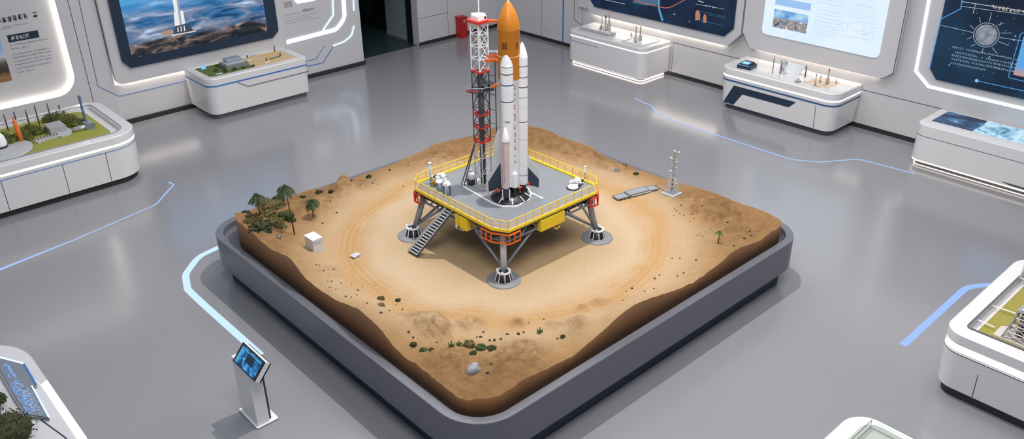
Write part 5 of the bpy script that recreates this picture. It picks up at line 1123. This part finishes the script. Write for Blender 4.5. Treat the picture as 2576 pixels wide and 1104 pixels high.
for (x, y), r, lb in (((440, 410), .06, 'dark green bush left of the stone building'), ((560, 420), .06, 'green bush in front of the stone building'), ((680, 390), .06, 'green bush at the building corner'), ((760, 330), .05, 'grey green bush right of the stone building'), ((800, 370), .04, 'green bush in front of the sandy half'), ((935, 345), .035, 'dark low bush on the sand'), ((450, 350), .05, 'olive bush behind the stone building corner')):
    q = P5(x, y, .99); g = MB(); g.blob(q, r * .8, M3, 2, .4, (1, 1, .8), seed=x); g.leaves(q, r, 60, M3, .012, rnd=rnd); tag(g.build('bush'), lb, 'bush', 'bushes in the sandy landscape case')
g = MB(); q = P5(275, 385, .985); g.obox(q, .09, .06, .06, glow('tiny_blue_light', (.1, .35, 1), 1.6), 0); tag(g.build('glowing_block'), 'tiny glowing blue block on the grass at the left of the case', 'block')
for (x, y), yt, lb in (((235, 345), 153, 'thin dark mast at the left end of the sandy landscape case'), ((463, 270), 134, 'thin dark mast behind the stone building')): mast((460 + x / 5.256, 100 + y / 5.256), yt, .006, MDK, lb, .99, knobs=1)
mast((691.5, 129), 112.5, .012, MDK, 'dark mast with a blue base at the right end of the sandy landscape case', .99, knobs=1)
for (x, y), sx, sy, m, rz, lb in (((860, 278), .20, .03, WHT, .05, 'white slab lying on the sand in the case'), ((1000, 245), .34, .07, mat('pinkish', (.6, .5, .45), .6), -.1, 'pale pink runway strip on the sand in the case'), ((1215, 240), .30, .05, mat('slate', (.10, .14, .14), .5), .1, 'dark slate coloured strip on the sand in the case'), ((1120, 295), .12, .03, WHT, 0, 'small white slab near the front edge of the sandy case'), ((480, 452), .16, .04, mat('pale_blue_slab', (.5, .62, .75), .5), -.2, 'pale blue slab at the front edge of the grass'), ((1000, 190), .5, .04, mat('water_blue', (.16, .22, .33), .3), .05, 'blue grey strip at the back of the sandy case')):
    g = MB(); q = P5(x, y, .987); g.obox(q, sx, sy, .012, m, rz); tag(g.build('ground_slab'), lb, 'slab')
for (x, y), m, lb in (((855, 235), MDK, 'tiny dark figure like stand with a blue top on the sand'), ((1108, 275), MDK, 'tiny dark pointed post near the white slab'), ((1290, 210), MDK, 'tiny dark post near the right end of the sand')):
    q = P5(x, y, .987); t2 = thing('post_model', lb, 'post', q); MB().lathe(q, [(.02, 0), (.018, .04), (.006, .07), (0, .075)], m, 10).build('post', t2)
    if x == 855: MB().blob(q + up * .085, .018, glow('tiny_blue_light', (.1, .35, 1), 1.6), 1, .1).build('blue_top', t2)
# --- case with rocket models, right wall near the back
R_ = (16.42, 17.53, 13.15, 15.82); Q_ = (.22, .04, .04, .22)
c3 = case('display_case', 'white case with small rocket models and bright rim line, below the navy screen', R_, Q_, .92, (17, 14.5, 0), [(.10, .03), (.12, .0), (.775, .0), (.775, .03), (.81, .03), (.81, .0), (.90, .0), (.92, .02)], .10, .10, KICKG)
band(c3, R_, Q_, .778, .807, glow('white_led', (1, .99, .96), 1.6), 'rim_light', -.004); band(c3, R_, Q_, .02, .05, glow('warm_floor_led', (1, .88, .78), 5.0), 'floor_glow_strip', -.085)
g = MB(); g.ribbon([(15.66, .655), (14.68, .655)], .012, 0, .003, BLUE, lambda p: (16.42 - p[2], p[0], p[1])); g.build('blue_line', c3)
def P6(x, y, z=.93): return pw(5.52, 1420, 20, x, y, z)
t_ = thing('ship_model', 'long grey launch barge model on the white case', 'model', (16.85, 15.0, .92))
MB().loft((16.68, 16.98, 14.52, 15.62), (.06,) * 4, [(.92, .02), (.94, 0), (.975, 0), (.98, .01)], mat('barge_grey', (.42, .42, .41), .4)).build('hull', t_); MB().loft((16.70, 16.96, 14.54, 15.60), (.05,) * 4, [(.98, 0), (.985, 0)], CTOP).build('barge_deck', t_)
g = MB(); g.lathe((16.83, 14.58, .975), [(.05, 0), (.05, .03), (0, .03)], LGRY, 16); g.bar((16.69, 14.6, .985), (16.69, 15.6, .985), .008, SILV); g.build('end_roller', t_)
t_ = thing('base_plate_model', 'thin white square plate carrying two small rockets', 'plate', (16.9, 13.7, .92)); MB().box(16.55, 17.33, 13.30, 13.98, .92, .935, CTOP).build('plate', t_); MB().frame([(16.55, 13.30), (17.33, 13.30), (17.33, 13.98), (16.55, 13.98)], [(16.58, 13.33), (17.30, 13.33), (17.30, 13.95), (16.58, 13.95)], .935, .942, LGRY).build('plate_edge', t_)
MSL = mat('rocket_speckled', (.35, .33, .32), .4, var=.8, scale=35); MCO = mat('copper_tip', (.62, .34, .18), .4)
def mini(px, ytop, r, label, z, tip=MCO, cat='rocket'):
    q = PZ(*px, z); zt = HT(q, ytop); h = zt - z; t_ = thing('rocket_model', label, cat, q, 'small rocket models on the right wall cases')
    MB().lathe(q, [(r * .7, 0), (r * 1.2, .012), (r, .03), (r, h * .5), (r * .75, h * .52), (r * .7, h * .8)], MSL, 12).build('body', t_); MB().lathe(q, [(r * .9, h * .8), (r * .9, h * .9), (0, h)], tip, 12).build('nose', t_)
    for s in (-1, 1): MB().tube([q + Vector((s * r * 1.2, s * -r * 1.2, .01)), q + Vector((s * r * 1.2, s * -r * 1.2, h * .35))], [r * .4, r * .3], DGRY, 6).build('booster', t_)
mini((1513.5, 75), 36, .014, 'thinnest rocket model, leftmost on the long barge', .985, LGRY)
mini((1522.5, 78), 37, .024, 'dark rocket model in the middle of the barge', .985, DGRY)
mini((1531.5, 79), 24, .024, 'tallest rocket model with a copper tip on the barge', .985)
mini((1510.5, 75), 66, .026, 'short dark stub rocket on the barge', .985, DGRY)
mini((1598.5, 108), 64, .022, 'left rocket of the pair on the white square plate', .94)
mini((1610, 103), 64, .022, 'right rocket of the pair on the white square plate', .94)
mini((1588, 90), 82, .018, 'tiny dark cone between the barge and the square plate', .925, DGRY)
# --- case with navy chevron
R_ = (16.42, 17.53, 7.93, 10.88); Q_ = (.28, .04, .04, .28)
c4 = case('display_case', 'white case with a navy chevron front, below the pale lit screen', R_, Q_, 1.0, (17, 9.4, 0), [(.12, .08), (.13, .05), (.80, .0), (.80, .03), (.84, .03), (.84, .0), (.98, .0), (1.0, .02)], .14, .12, mat('toe_kick_blue', (.06, .075, .11), .5))
band(c4, R_, Q_, .803, .837, glow('blue_white_led', (.72, .86, 1), 1.9), 'rim_light', -.004); band(c4, R_, Q_, .70, .735, mat('navy_line', (.02, .09, .22), .4), 'navy_line', -.001)
def FX(p):       # front face of this case, slightly tapering towards the floor
    return (16.42 + .05 * (.80 - p[1]) / .67 - .002 - p[2], p[0], p[1])
g = MB(); g.prism([(10.44, .62), (8.84, .62), (9.0, .46), (10.20, .46)], 0, .004, NAVY, FX); g.prism([(10.44, .62), (10.20, .46), (10.42, .15), (10.70, .15)], 0, .004, NAVY, FX); g.build('navy_chevron', c4)
g = MB(); g.prism([(8.37, .66), (8.36, .66), (8.36, .14), (8.37, .14)], 0, .003, SEAM, FX); g.build('door_seam', c4)
def P7(x, y, z=1.0): return pw(6.44, 1800, 130, x, y, z)
t_ = thing('tablet_box', 'navy box with a tilted glowing blue screen on the chevron case', 'box', (16.75, 10.35, 1.0))
MB().obox((16.74, 10.35, 1.0), .34, .34, .085, NAVY, .12).build('box_body', t_, .01); MB().add([(16.62, 10.50, 1.09), (16.88, 10.48, 1.12), (16.88, 10.24, 1.12), (16.62, 10.26, 1.09), (16.62, 10.50, 1.085), (16.88, 10.48, 1.085), (16.88, 10.24, 1.085), (16.62, 10.26, 1.085)], [(0, 1, 2, 3), (4, 5, 6, 7), (0, 1, 5, 4), (1, 2, 6, 5), (2, 3, 7, 6), (3, 0, 4, 7)], NAVY).build('raised_lid', t_)
MB().add([(16.66, 10.46, 1.101), (16.80, 10.45, 1.116), (16.80, 10.28, 1.116), (16.66, 10.29, 1.101)], [(0, 1, 2, 3)], glow('tablet_blue', (.25, .6, .95), 1.2)).build('blue_screen', t_)
MB().box(16.57, 16.585, 10.2, 10.5, 1.084, 1.09, EWB).build('light_edge', t_)
mast((1943, 184.5), 140, .010, MDK, 'thin dark rod left of the silver cylinder on the chevron case', 1.0, knobs=2)
q = P7(1080, 350); t_ = thing('satellite_model', 'silver cylinder satellite model with a large sheer white sail', 'satellite', q)
zt = HT(q, 151); g = MB(); g.lathe(q, [(.07, 0), (.075, .02), (.065, .03), (.065, zt - 1.04), (.075, zt - 1.03), (.05, zt - 1.0), (0, zt - .99)], SILV, 20); g.build('cylinder_body', t_)
g = MB(); 
for k in range(6): a = k * 1.05; g.bar(q + Vector((.072 * math.cos(a), .072 * math.sin(a), 0)), q + Vector((.072 * math.cos(a), .072 * math.sin(a), zt - 1.03)), .006, DGRY if k % 2 else WHT)
g.build('cylinder_ribs', t_)
SAIL = mat('sail_sheer', (.80, .83, .86), .3); a, b_ = Vector((q.x + .05, q.y - .05, zt - .02)), PZ(2029, 165, 1.27); c, d_ = PZ(2011, 187, 1.03), Vector((q.x + .0, q.y - .07, 1.03)); g = MB(); vs_ = []
for i in range(9):
    t = i / 8; u = a.lerp(b_, t); v = d_.lerp(c, t); sag = math.sin(t * PI) * .02
    for o_ in (0, .004): vs_ += [u - up * sag + Vector((0, 0, o_)), v - up * sag + Vector((0, 0, o_))]
g.add(vs_, [(4 * i, 4 * i + 1, 4 * i + 5, 4 * i + 4) for i in range(8)] + [(4 * i + 2, 4 * i + 3, 4 * i + 7, 4 * i + 6) for i in range(8)], SAIL); g.build('sail', t_)
g = MB(); g.bar(a, b_, .005, LGRY); g.bar(b_, c, .004, LGRY); g.build('sail_boom', t_)
mast((2025, 194), 163, .016, MDK, 'dark mast at the outer tip of the sheer sail', 1.0, knobs=2)
t_ = thing('base_plate_model', 'thin tan diamond plate with scribed lines on the chevron case', 'plate', (16.9, 8.65, 1.0))
MB().prism([tuple(P7(*p)[:2]) for p in ((1430, 515), (1790, 600), (2010, 510), (1650, 410))], .999, 1.008, mat('tan_plate', (.72, .56, .42), .6)).build('plate', t_)
g = MB()
for u, v in (((1430, 495), (1610, 480)), ((1550, 455), (1610, 470)), ((1690, 555), (1800, 540)), ((1740, 540), (1800, 590)), ((1560, 560), (1700, 575)), ((1700, 430), (1870, 440))): g.ribbon([tuple(P7(*u)[:2]), tuple(P7(*v)[:2])], .010, 1.008, 1.011, mat('scribe_brown', (.45, .22, .10), .6))
g.build('scribed_lines', t_)
mini((2007, 207), 196, .035, 'dark bullet shaped rocket left of the tan plate', 1.0, SILV)
mini((2050, 215.5), 184, .010, 'thin rocket at the left of the tan plate', 1.01, DGRY); mini((2062.5, 208.5), 189, .012, 'copper based rocket in the middle of the tan plate', 1.01, DGRY)
mini((2080.5, 212), 171, .018, 'tallest rocket with an orange red tip on the tan plate', 1.01, RED); mini((2103, 210), 198, .012, 'short rocket at the right corner of the tan plate', 1.01)
# --- touch table, far right
R_ = (16.38, 17.53, 2.6, 6.22); Q_ = (.2, .04, .04, .22)
c5 = case('display_case', 'white case with an inlaid lit touch screen, below the star map screen', R_, Q_, .88, (17, 4.6, 0), [(.13, .02), (.15, .0), (.865, .0), (.88, .02), (.88, .17), (.872, .175)], .09, .09, KICKG)
band(c5, R_, Q_, .645, .655, SEAM, 'lid_seam', .0015); band(c5, R_, Q_, .115, .145, glow('warm_base_led', (1, .9, .8), 1.6), 'base_light', -.004); band(c5, R_, Q_, .02, .035, glow('warm_base_led2', (1, .86, .74), 2.0), 'floor_glow_strip', -.05)
sk = emis_mat('sketch_screen', lambda nt, n: ramp(nt, n, noise_n(nt, n, 2.6, (1, 1.6, 1), 7, .8), [(0.35, (.03, .10, .18)), (0.44, (.20, .45, .62)), (.55, (.50, .72, .86)), (0.7, (.66, .84, .94))]), 1.0)
dk = emis_mat('star_screen', lambda nt, n: ramp(nt, n, noise_n(nt, n, 2.0, (2.4, 1, 1), 5, .3), [(0.42, (.004, .016, .05)), (0.58, (.02, .09, .22)), (.75, (.12, .40, .65))]), 1.0)
MB().prism([(16.73, 6.04), (17.46, 6.04), (17.46, 5.27), (16.73, 5.27)], .872, .884, dk).build('star_screen', c5)
MB().prism([(16.73, 5.265), (17.46, 5.265), (17.46, 2.9), (16.73, 2.9)], .872, .884, sk).build('sketch_screen', c5)
g = MB(); q = PZ(2405, 306, .885)
for k in range(8): a = k * PI / 4 + .2; l_ = .10 if k % 2 == 0 else .05; g.prism([(q.x + .012 * math.cos(a + 1.57), q.y + .012 * math.sin(a + 1.57)), (q.x + l_ * math.cos(a), q.y + l_ * math.sin(a)), (q.x - .012 * math.cos(a + 1.57), q.y - .012 * math.sin(a + 1.57))], .885, .888, EWB)
g.build('star_burst', c5)
g = MB()
for y in (4.9, 4.5, 4.2, 3.8): g.frame([(16.85, y), (17.3, y), (17.3, y - .22), (16.85, y - .22)], [(16.86, y - .01), (17.29, y - .01), (17.29, y - .21), (16.86, y - .21)], .885, .887, EB)
g.build('frame_lines', c5)
g = MB(); g.prism([(4.46, .20), (2.7, .20), (2.7, .165), (4.30, .17)], 0, .004, DGRY, lambda p: (16.38 - p[2], p[0], p[1])); g.build('dark_slot', c5)
# --- green case at the right edge, with glass hood
R_ = (9.66, 12.2, -.6, 2.82); Q_ = (.3, .3, .25, .26)
c6 = case('display_case', 'white case with bright rim band, green lawn and lattice derrick, at the right edge', R_, Q_, .95, (11, 1.2, 0), [(.13, .05), (.15, .03), (.68, .0), (.68, .03), (.78, .03), (.80, .0), (.93, .0), (.95, .02), (.95, .20), (.94, .21), (.86, .21)], .09, .13, KICK)
band(c6, R_, Q_, .70, .79, glow('rim_led_soft', (1, .98, .95), 1.15), 'rim_light', -.006); band(c6, R_, Q_, .668, .678, mat('seam_navy', (.02, .03, .08), .5), 'dark_seam', .001)
g = MB(); g.add([(9.662, 2.30, .66), (9.662, 2.29, .66), (9.688, 2.29, .15), (9.688, 2.30, .15)], [(0, 1, 2, 3)], SEAM); g.build('door_seam', c6)
MB().frame(rr(*R_, Q_, .195, 12), rr(*R_, Q_, .215, 12), .945, .965, mat('gasket', (.10, .11, .12), .3)).build('glass_gasket', c6)
MB().box(9.98, 12.0, -.4, 2.52, .86, .875, mat('lawn_bright', (.27, .24, .045), .8, var=.15, scale=20, bump=.4, bscale=120)).build('lawn', c6)
g = MB(); g.prism([(10.05, 2.36), (10.03, 1.7), (10.42, 1.7), (10.40, 2.26), (10.30, 2.36)], .875, .889, mat('paving', (.52, .48, .46), .7)); g.build('paving', c6)
def P8(x, y, z=.9): return pw(4.246, 2380, 640, x, y, z)
t_ = thing('glass_hood', 'clear glass hood with thin white edges on the green lawn case', 'glass cover', (10.9, 1.2, .96))
gx0, gx1, gy0, gy1, gz = 9.88, 11.98, -.4, 2.60, 1.14; zt = HT(PZ(2536.5, 692, .96), 653)
def hood(t_, x0, x1, y0, y1, z0, z1, em, r=.008):
    g = MB(); 
    for (a, b_) in (((x0, y0), (x0, y1)), ((x0, y1), (x1, y1)), ((x1, y1), (x1, y0)), ((x1, y0), (x0, y0))):
        u, v = Vector((*a, 0)), Vector((*b_, 0)); dn = Vector((-(v - u).y, (v - u).x, 0)).normalized() * .003
        g.add([u - dn + up * z0, v - dn + up * z0, v + dn + up * z0, u + dn + up * z0, u - dn + up * z1, v - dn + up * z1, v + dn + up * z1, u + dn + up * z1], [(0, 1, 2, 3), (4, 5, 6, 7), (0, 1, 5, 4), (1, 2, 6, 5), (2, 3, 7, 6), (3, 0, 4, 7)], GLASS)
    g.build('glass_panes', t_); g = MB()
    for a in ((x0, y0), (x0, y1), (x1, y1), (x1, y0)): g.bar((*a, z0), (*a, z1), r * .7, em)
    for a, b_ in (((x0, y0), (x0, y1)), ((x0, y1), (x1, y1)), ((x1, y1), (x1, y0)), ((x1, y0), (x0, y0))): g.bar((*a, z0), (*b_, z0), r, em)
    g.build('edges', t_)
q = PZ(2536, 690, .965); hood(t_, 11.55, 12.0, -.2, 2.60, .955, 1.20, WHT)
for (a, b_), lb in ((((420, 520), (832, 660)), 'long thin white rod crossing the lawn behind the derrick'), (((345, 700), (520, 780)), 'short thin white rod left of the derrick paving')):
    q0, q1 = P8(*a, .92), P8(*b_, .92); g = MB(); g.bar(q0 if lb[0] == 's' else q0, q1, .008, WHT, 6); tag(g.build('white_rod'), lb, 'rod')
D0 = P8(600, 845, .89); D0 = Vector((10.22, 2.12, .89)); t_ = thing('derrick_model', 'weathered silver lattice derrick on the paving of the right green case', 'tower', D0)
g = MB(); LAT = mat('weathered_silver', (.45, .41, .36), .4, metal=.3, var=.6, scale=40)
wd = [.15, .125, .105, .085, .075]; zz = [.89, .98, 1.07, 1.17, 1.26]
for k in range(4):
    for i, (sx, sy) in enumerate(((-1, -1), (1, -1), (1, 1), (-1, 1))):
        nx, ny = ((1, -1), (1, 1), (-1, 1), (-1, -1))[i]; a, b_, c, d_ = [Vector((D0.x + X_ * wd[kk], D0.y + Y_ * wd[kk], zz[kk])) for X_, Y_, kk in ((sx, sy, k), (sx, sy, k + 1), (nx, ny, k), (nx, ny, k + 1))]
        g.bar(a, b_, .012, LAT, 5); g.bar(a, d_, .006, LAT); g.bar(c, b_, .006, LAT); g.bar(b_, d_, .008, LAT); g.bar(a.lerp(c, .5), b_.lerp(d_, .5), .005, LAT)
g.build('lattice', t_); g = MB(); g.bar((D0.x, D0.y, .89), (D0.x, D0.y, 1.25), .045, DGRY, 8); g.obox((D0.x + .03, D0.y - .03, .95), .05, .05, .24, mat('rust', (.36, .18, .08), .6, var=.3), 0); g.build('inner_shaft', t_)
g = MB(); g.tube([(D0.x - .08, D0.y + .05, 1.27), (D0.x, D0.y, 1.30), (D0.x + .1, D0.y - .05, 1.27)], .02, SILV, 8); g.obox((D0.x, D0.y, 1.255), .17, .17, .02, SILV, 0); g.build('top_frame', t_)
# --- case at the bottom edge
R_ = (5.3, 7.48, .6, 2.80); Q_ = (.3, .3, .28, .3)
c7 = case('display_case', 'white case cut by the bottom edge with a small glass box on it', R_, Q_, .95, (6.4, 1.7, 0), [(.12, .04), (.14, .02), (.93, .0), (.95, .02)], .08, .12, KICK)
t_ = thing('glass_hood', 'small clear glass box with dark edges on the case at the bottom edge', 'glass cover', (6.6, 1.8, .95))
hood(t_, 5.7, 7.30, 1.0, 2.55, .955, 1.05, mat('edge_dark', (.16, .18, .17), .3), .006)
MB().loft((5.62, 7.38, .9, 2.62), (.1, .1, .16, .1), [(.95, 0), (.956, 0)], mat('inlay_grey_green', (.36, .38, .35), .5)).build('inlay_base', t_)
# --- case at the bottom left corner
R_ = (-2.4, 1.25, 3.0, 10.72); Q_ = (.3, .3, .75, .3)
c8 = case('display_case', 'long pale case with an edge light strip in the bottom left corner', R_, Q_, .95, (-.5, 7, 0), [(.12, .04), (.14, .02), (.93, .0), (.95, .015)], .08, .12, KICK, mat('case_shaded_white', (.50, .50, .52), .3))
MB().prism([(1.16, 3.4), (1.245, 3.4), (1.245, 9.35), (1.16, 9.30)], .948, .956, glow('edge_led', (1, .99, .97), 1.15)).build('edge_light', c8)
g = MB(); g.ribbon([(1.16, 9.3), (1.05, 9.9), (.9, 10.3)], .008, .95, .953, WHT); g.build('inlay_line', c8)
HOLO = mat('holo_glass', (.16, .18, .22), .15, alpha=1)
t_ = thing('glass_display', 'smoky flat glass display with glowing blue text in the bottom left corner', 'screen', (1.0, 9.2, .955))
hp = [tuple(PZ(*p, 1.0)[:2]) for p in ((-20, 893), (60, 914), (91, 967), (80, 970), (123, 1049), (70, 1041), (40, 1000), (0, 930), (-20, 905))]
MB().prism(hp, .985, .997, HOLO).build('glass_sheet', t_)
MB().prism([(a - (.02 if i > 4 else 0), b_) for i, (a, b_) in enumerate(hp)], .955, .985, mat('holo_base', (.25, .26, .28), .4)).build('base_slab', t_)
g = MB(); dd_ = .997
def hz(*pts): return [tuple(PZ(*p, 1.0)[:2]) for p in pts]
g.ribbon(hz((-20, 893), (60, 914)), .018, dd_, dd_ + .006, BLED); g.ribbon(hz((60, 914), (91, 967)), .018, dd_, dd_ + .006, BLUE); g.ribbon(hz((80, 970), (123, 1049)), .014, dd_, dd_ + .006, BLED); g.build('glowing_edge', t_)
g = MB(); HB = glow('holo_blue', (.08, .35, 1.0), 1.3); HP = glow('holo_pale', (.30, .42, .70), 1.0)
def seglines(p0, p1, w_, m, n_):
    a, b_ = [Vector(PZ(*p, 1.0)) for p in (p0, p1)]; dv = (b_ - a) / n_; nv = Vector((-dv.y, dv.x, 0)).normalized()
    for k in range(n_):
        c = a + dv * k; 
        for _ in range(3): u = c + dv * rnd.uniform(0, .6) + nv * rnd.uniform(-w_, w_); v = u + (dv * .5 if rnd.random() < .5 else nv * w_ * .8); g.ribbon([tuple(u[:2]), tuple(v[:2])], .005, dd_, dd_ + .003, m)
for a_ in (((30, 960), (78, 1040), .045, HB, 26), ((12, 915), (30, 948), .03, HB, 10), ((45, 962), (88, 1040), .03, HP, 22), ((66, 975), (105, 1043), .02, HP, 18), ((22, 920), (40, 950), .015, HP, 8)): g = MB(); seglines(*a_); g.build('glowing_text', t_)
g = MB(); g.ribbon(hz((0, 1012), (50, 990)) , .006, .97, .973, WHT) if False else g.ribbon([(.93, 8.9), (1.08, 8.2), (1.15, 7.6)], .012, .951, .955, NAVY); g.build('dark_line', c8)
g = MB(); g.prism([tuple(PZ(*p, .955)[:2]) for p in ((-10, 985), (18, 968), (60, 1030), (-10, 1048))], .95, .958, mat('inlay_pale', (.42, .43, .46), .5)); g.build('inlay_panel', c8)
for px, r, lb in (((18, 1118), .30, 'leafy dark green tree model in the bottom left corner, larger'), ((-4, 1028), .10, 'leafy dark tree model cut by the left edge, smaller')):
    q = PZ(*px, .96); t_ = thing('tree_model', lb, 'tree', q); MB().tube([q, q + up * .12], .02, TRUNK, 6).build('trunk', t_); g = MB(); g.blob(q + up * .14, r * .8, M2, 3, .4, (1, 1, .7), seed=px[0]); g.leaves(q + up * .10, r, 500, M2, .018, (1, 1, .9), rnd); g.leaves(q + up * .10, r * 1.03, 60, LEAF, .016, (1, 1, .9), rnd); g.build('foliage', t_)

# ================================================================== KIOSK AND RED BOX
K = [PZ(*p, 0) for p in ((605, 1030), (652, 1077), (697, 1055))]
t_ = thing('touch_kiosk', 'slim pale kiosk with a tilted blue touch screen standing on the floor', 'kiosk', (3.15, 8.2, 0))
KM = mat('kiosk_white', (.70, .70, .70), .35); MB().loft((3.02, 3.31, 8.0, 8.50), (.02,) * 4, [(0, 0), (.015, 0)], GRY).build('foot_plate', t_); MB().loft((3.015, 3.305, 8.005, 8.495), (.02,) * 4, [(.015, 0), (.022, 0)], KM).build('foot_cover', t_)
def kpx(px, z): q = PZ(*px, z); return q
col = MB(); x0_, x1_, ya, yb = 3.04, 3.20, 8.03, 8.45
col.box(x0_, x1_, ya, yb, .022, .86, KM); col.build('column', t_, .006)
MB().box(x1_, x1_ + .035, ya + .03, yb - .03, .022, .84, mat('kiosk_navy', (.03, .04, .07), .4)).build('back_panel', t_)
# head: a wedge with the screen leaning back, low edge toward the left
s1, s2, s3, s4 = PZ(580, 901, .90), PZ(634, 956, .86), PZ(671, 915, 1.06), PZ(617, 866, 1.10)
lo = .88; hi = 1.07
s1 = PZ(580, 901, lo); s2 = PZ(634, 956, lo); s3 = PZ(671, 915, hi); s4 = PZ(617, 866, hi)
xl = (s1.x + s2.x) / 2; xh = (s3.x + s4.x) / 2; yn = (s2.y + s3.y) / 2; yf = (s1.y + s4.y) / 2
nrm = Vector((-(hi - lo), 0, xh - xl)).normalized()
P_ = [Vector((xl, yf, lo)), Vector((xl, yn, lo)), Vector((xh, yn, hi)), Vector((xh, yf, hi))]
def slab_(quad, t0, t1, m, name, par, ins=0):
    c = sum(quad, Vector()) / 4; q = [p + (c - p) * ins for p in quad]; return MB().add([p + nrm * t0 for p in q] + [p + nrm * t1 for p in q], [(0, 1, 2, 3), (4, 5, 6, 7), (0, 1, 5, 4), (1, 2, 6, 5), (2, 3, 7, 6), (3, 0, 4, 7)], m).build(name, par)
hd = slab_(P_, -.075, -.012, KM, 'screen_head', t_); slab_(P_, -.095, -.075, BLK, 'rear_shell', t_)
bz = slab_(P_, -.012, .0, BLK, 'screen_bezel', t_, 0)
kc = sum(P_, Vector()) / 4
ks = emis_mat('kiosk_picture', lambda nt, n: ramp(nt, n, noise_n(nt, n, 14, (1, 1, 1), 8, .6), [(0.35, (.004, .02, .06)), (0.5, (.01, .12, .32)), (.6, (.03, .28, .62)), (0.75, (.25, .55, .80))]), 1.0)
sc_ = slab_(P_, .0, .002, ks, 'lit_screen', t_, .12)
def kq(u0, u1, v0, v1, m, name, t1=.004):
    f = lambda u, v: P_[0] + (P_[1] - P_[0]) * u + (P_[3] - P_[0]) * v; quad = [f(u0, v0), f(u1, v0), f(u1, v1), f(u0, v1)]; return slab_(quad, .002, t1, m, name, t_)
kq(.38, .70, .38, .85, mat('screen_dark_window', (.01, .03, .06), .3), 'dark_window'); kq(.08, .16, .14, .86, EB, 'side_bar'); kq(.2, .9, .80, .86, EB, 'top_bar')
q = PY(1162, 96, 19.85); t_ = thing('fire_box', 'small red box with a white mark standing against the back wall', 'box', (16.0, 19.8, 0))
MB().box(15.88, 16.14, 19.74, 19.98, 0.0, .60, mat('fire_red', (.42, .012, .012), .4)).build('box_body', t_, .01); MB().box(15.865, 16.155, 19.725, 19.985, .60, .635, mat('fire_red', (.42, .012, .012), .4)).build('lid', t_, .006)
g = MB(); glyphs(g, 15.98, .50, .13, .04, lambda p: (p[0], 19.74 - p[2], p[1]), WHT, .001, .010, 5); glyphs(g, 16.00, .45, .11, .03, lambda p: (p[0], 19.74 - p[2], p[1]), WHT, .001, .008, 5); g.build('white_mark', t_)
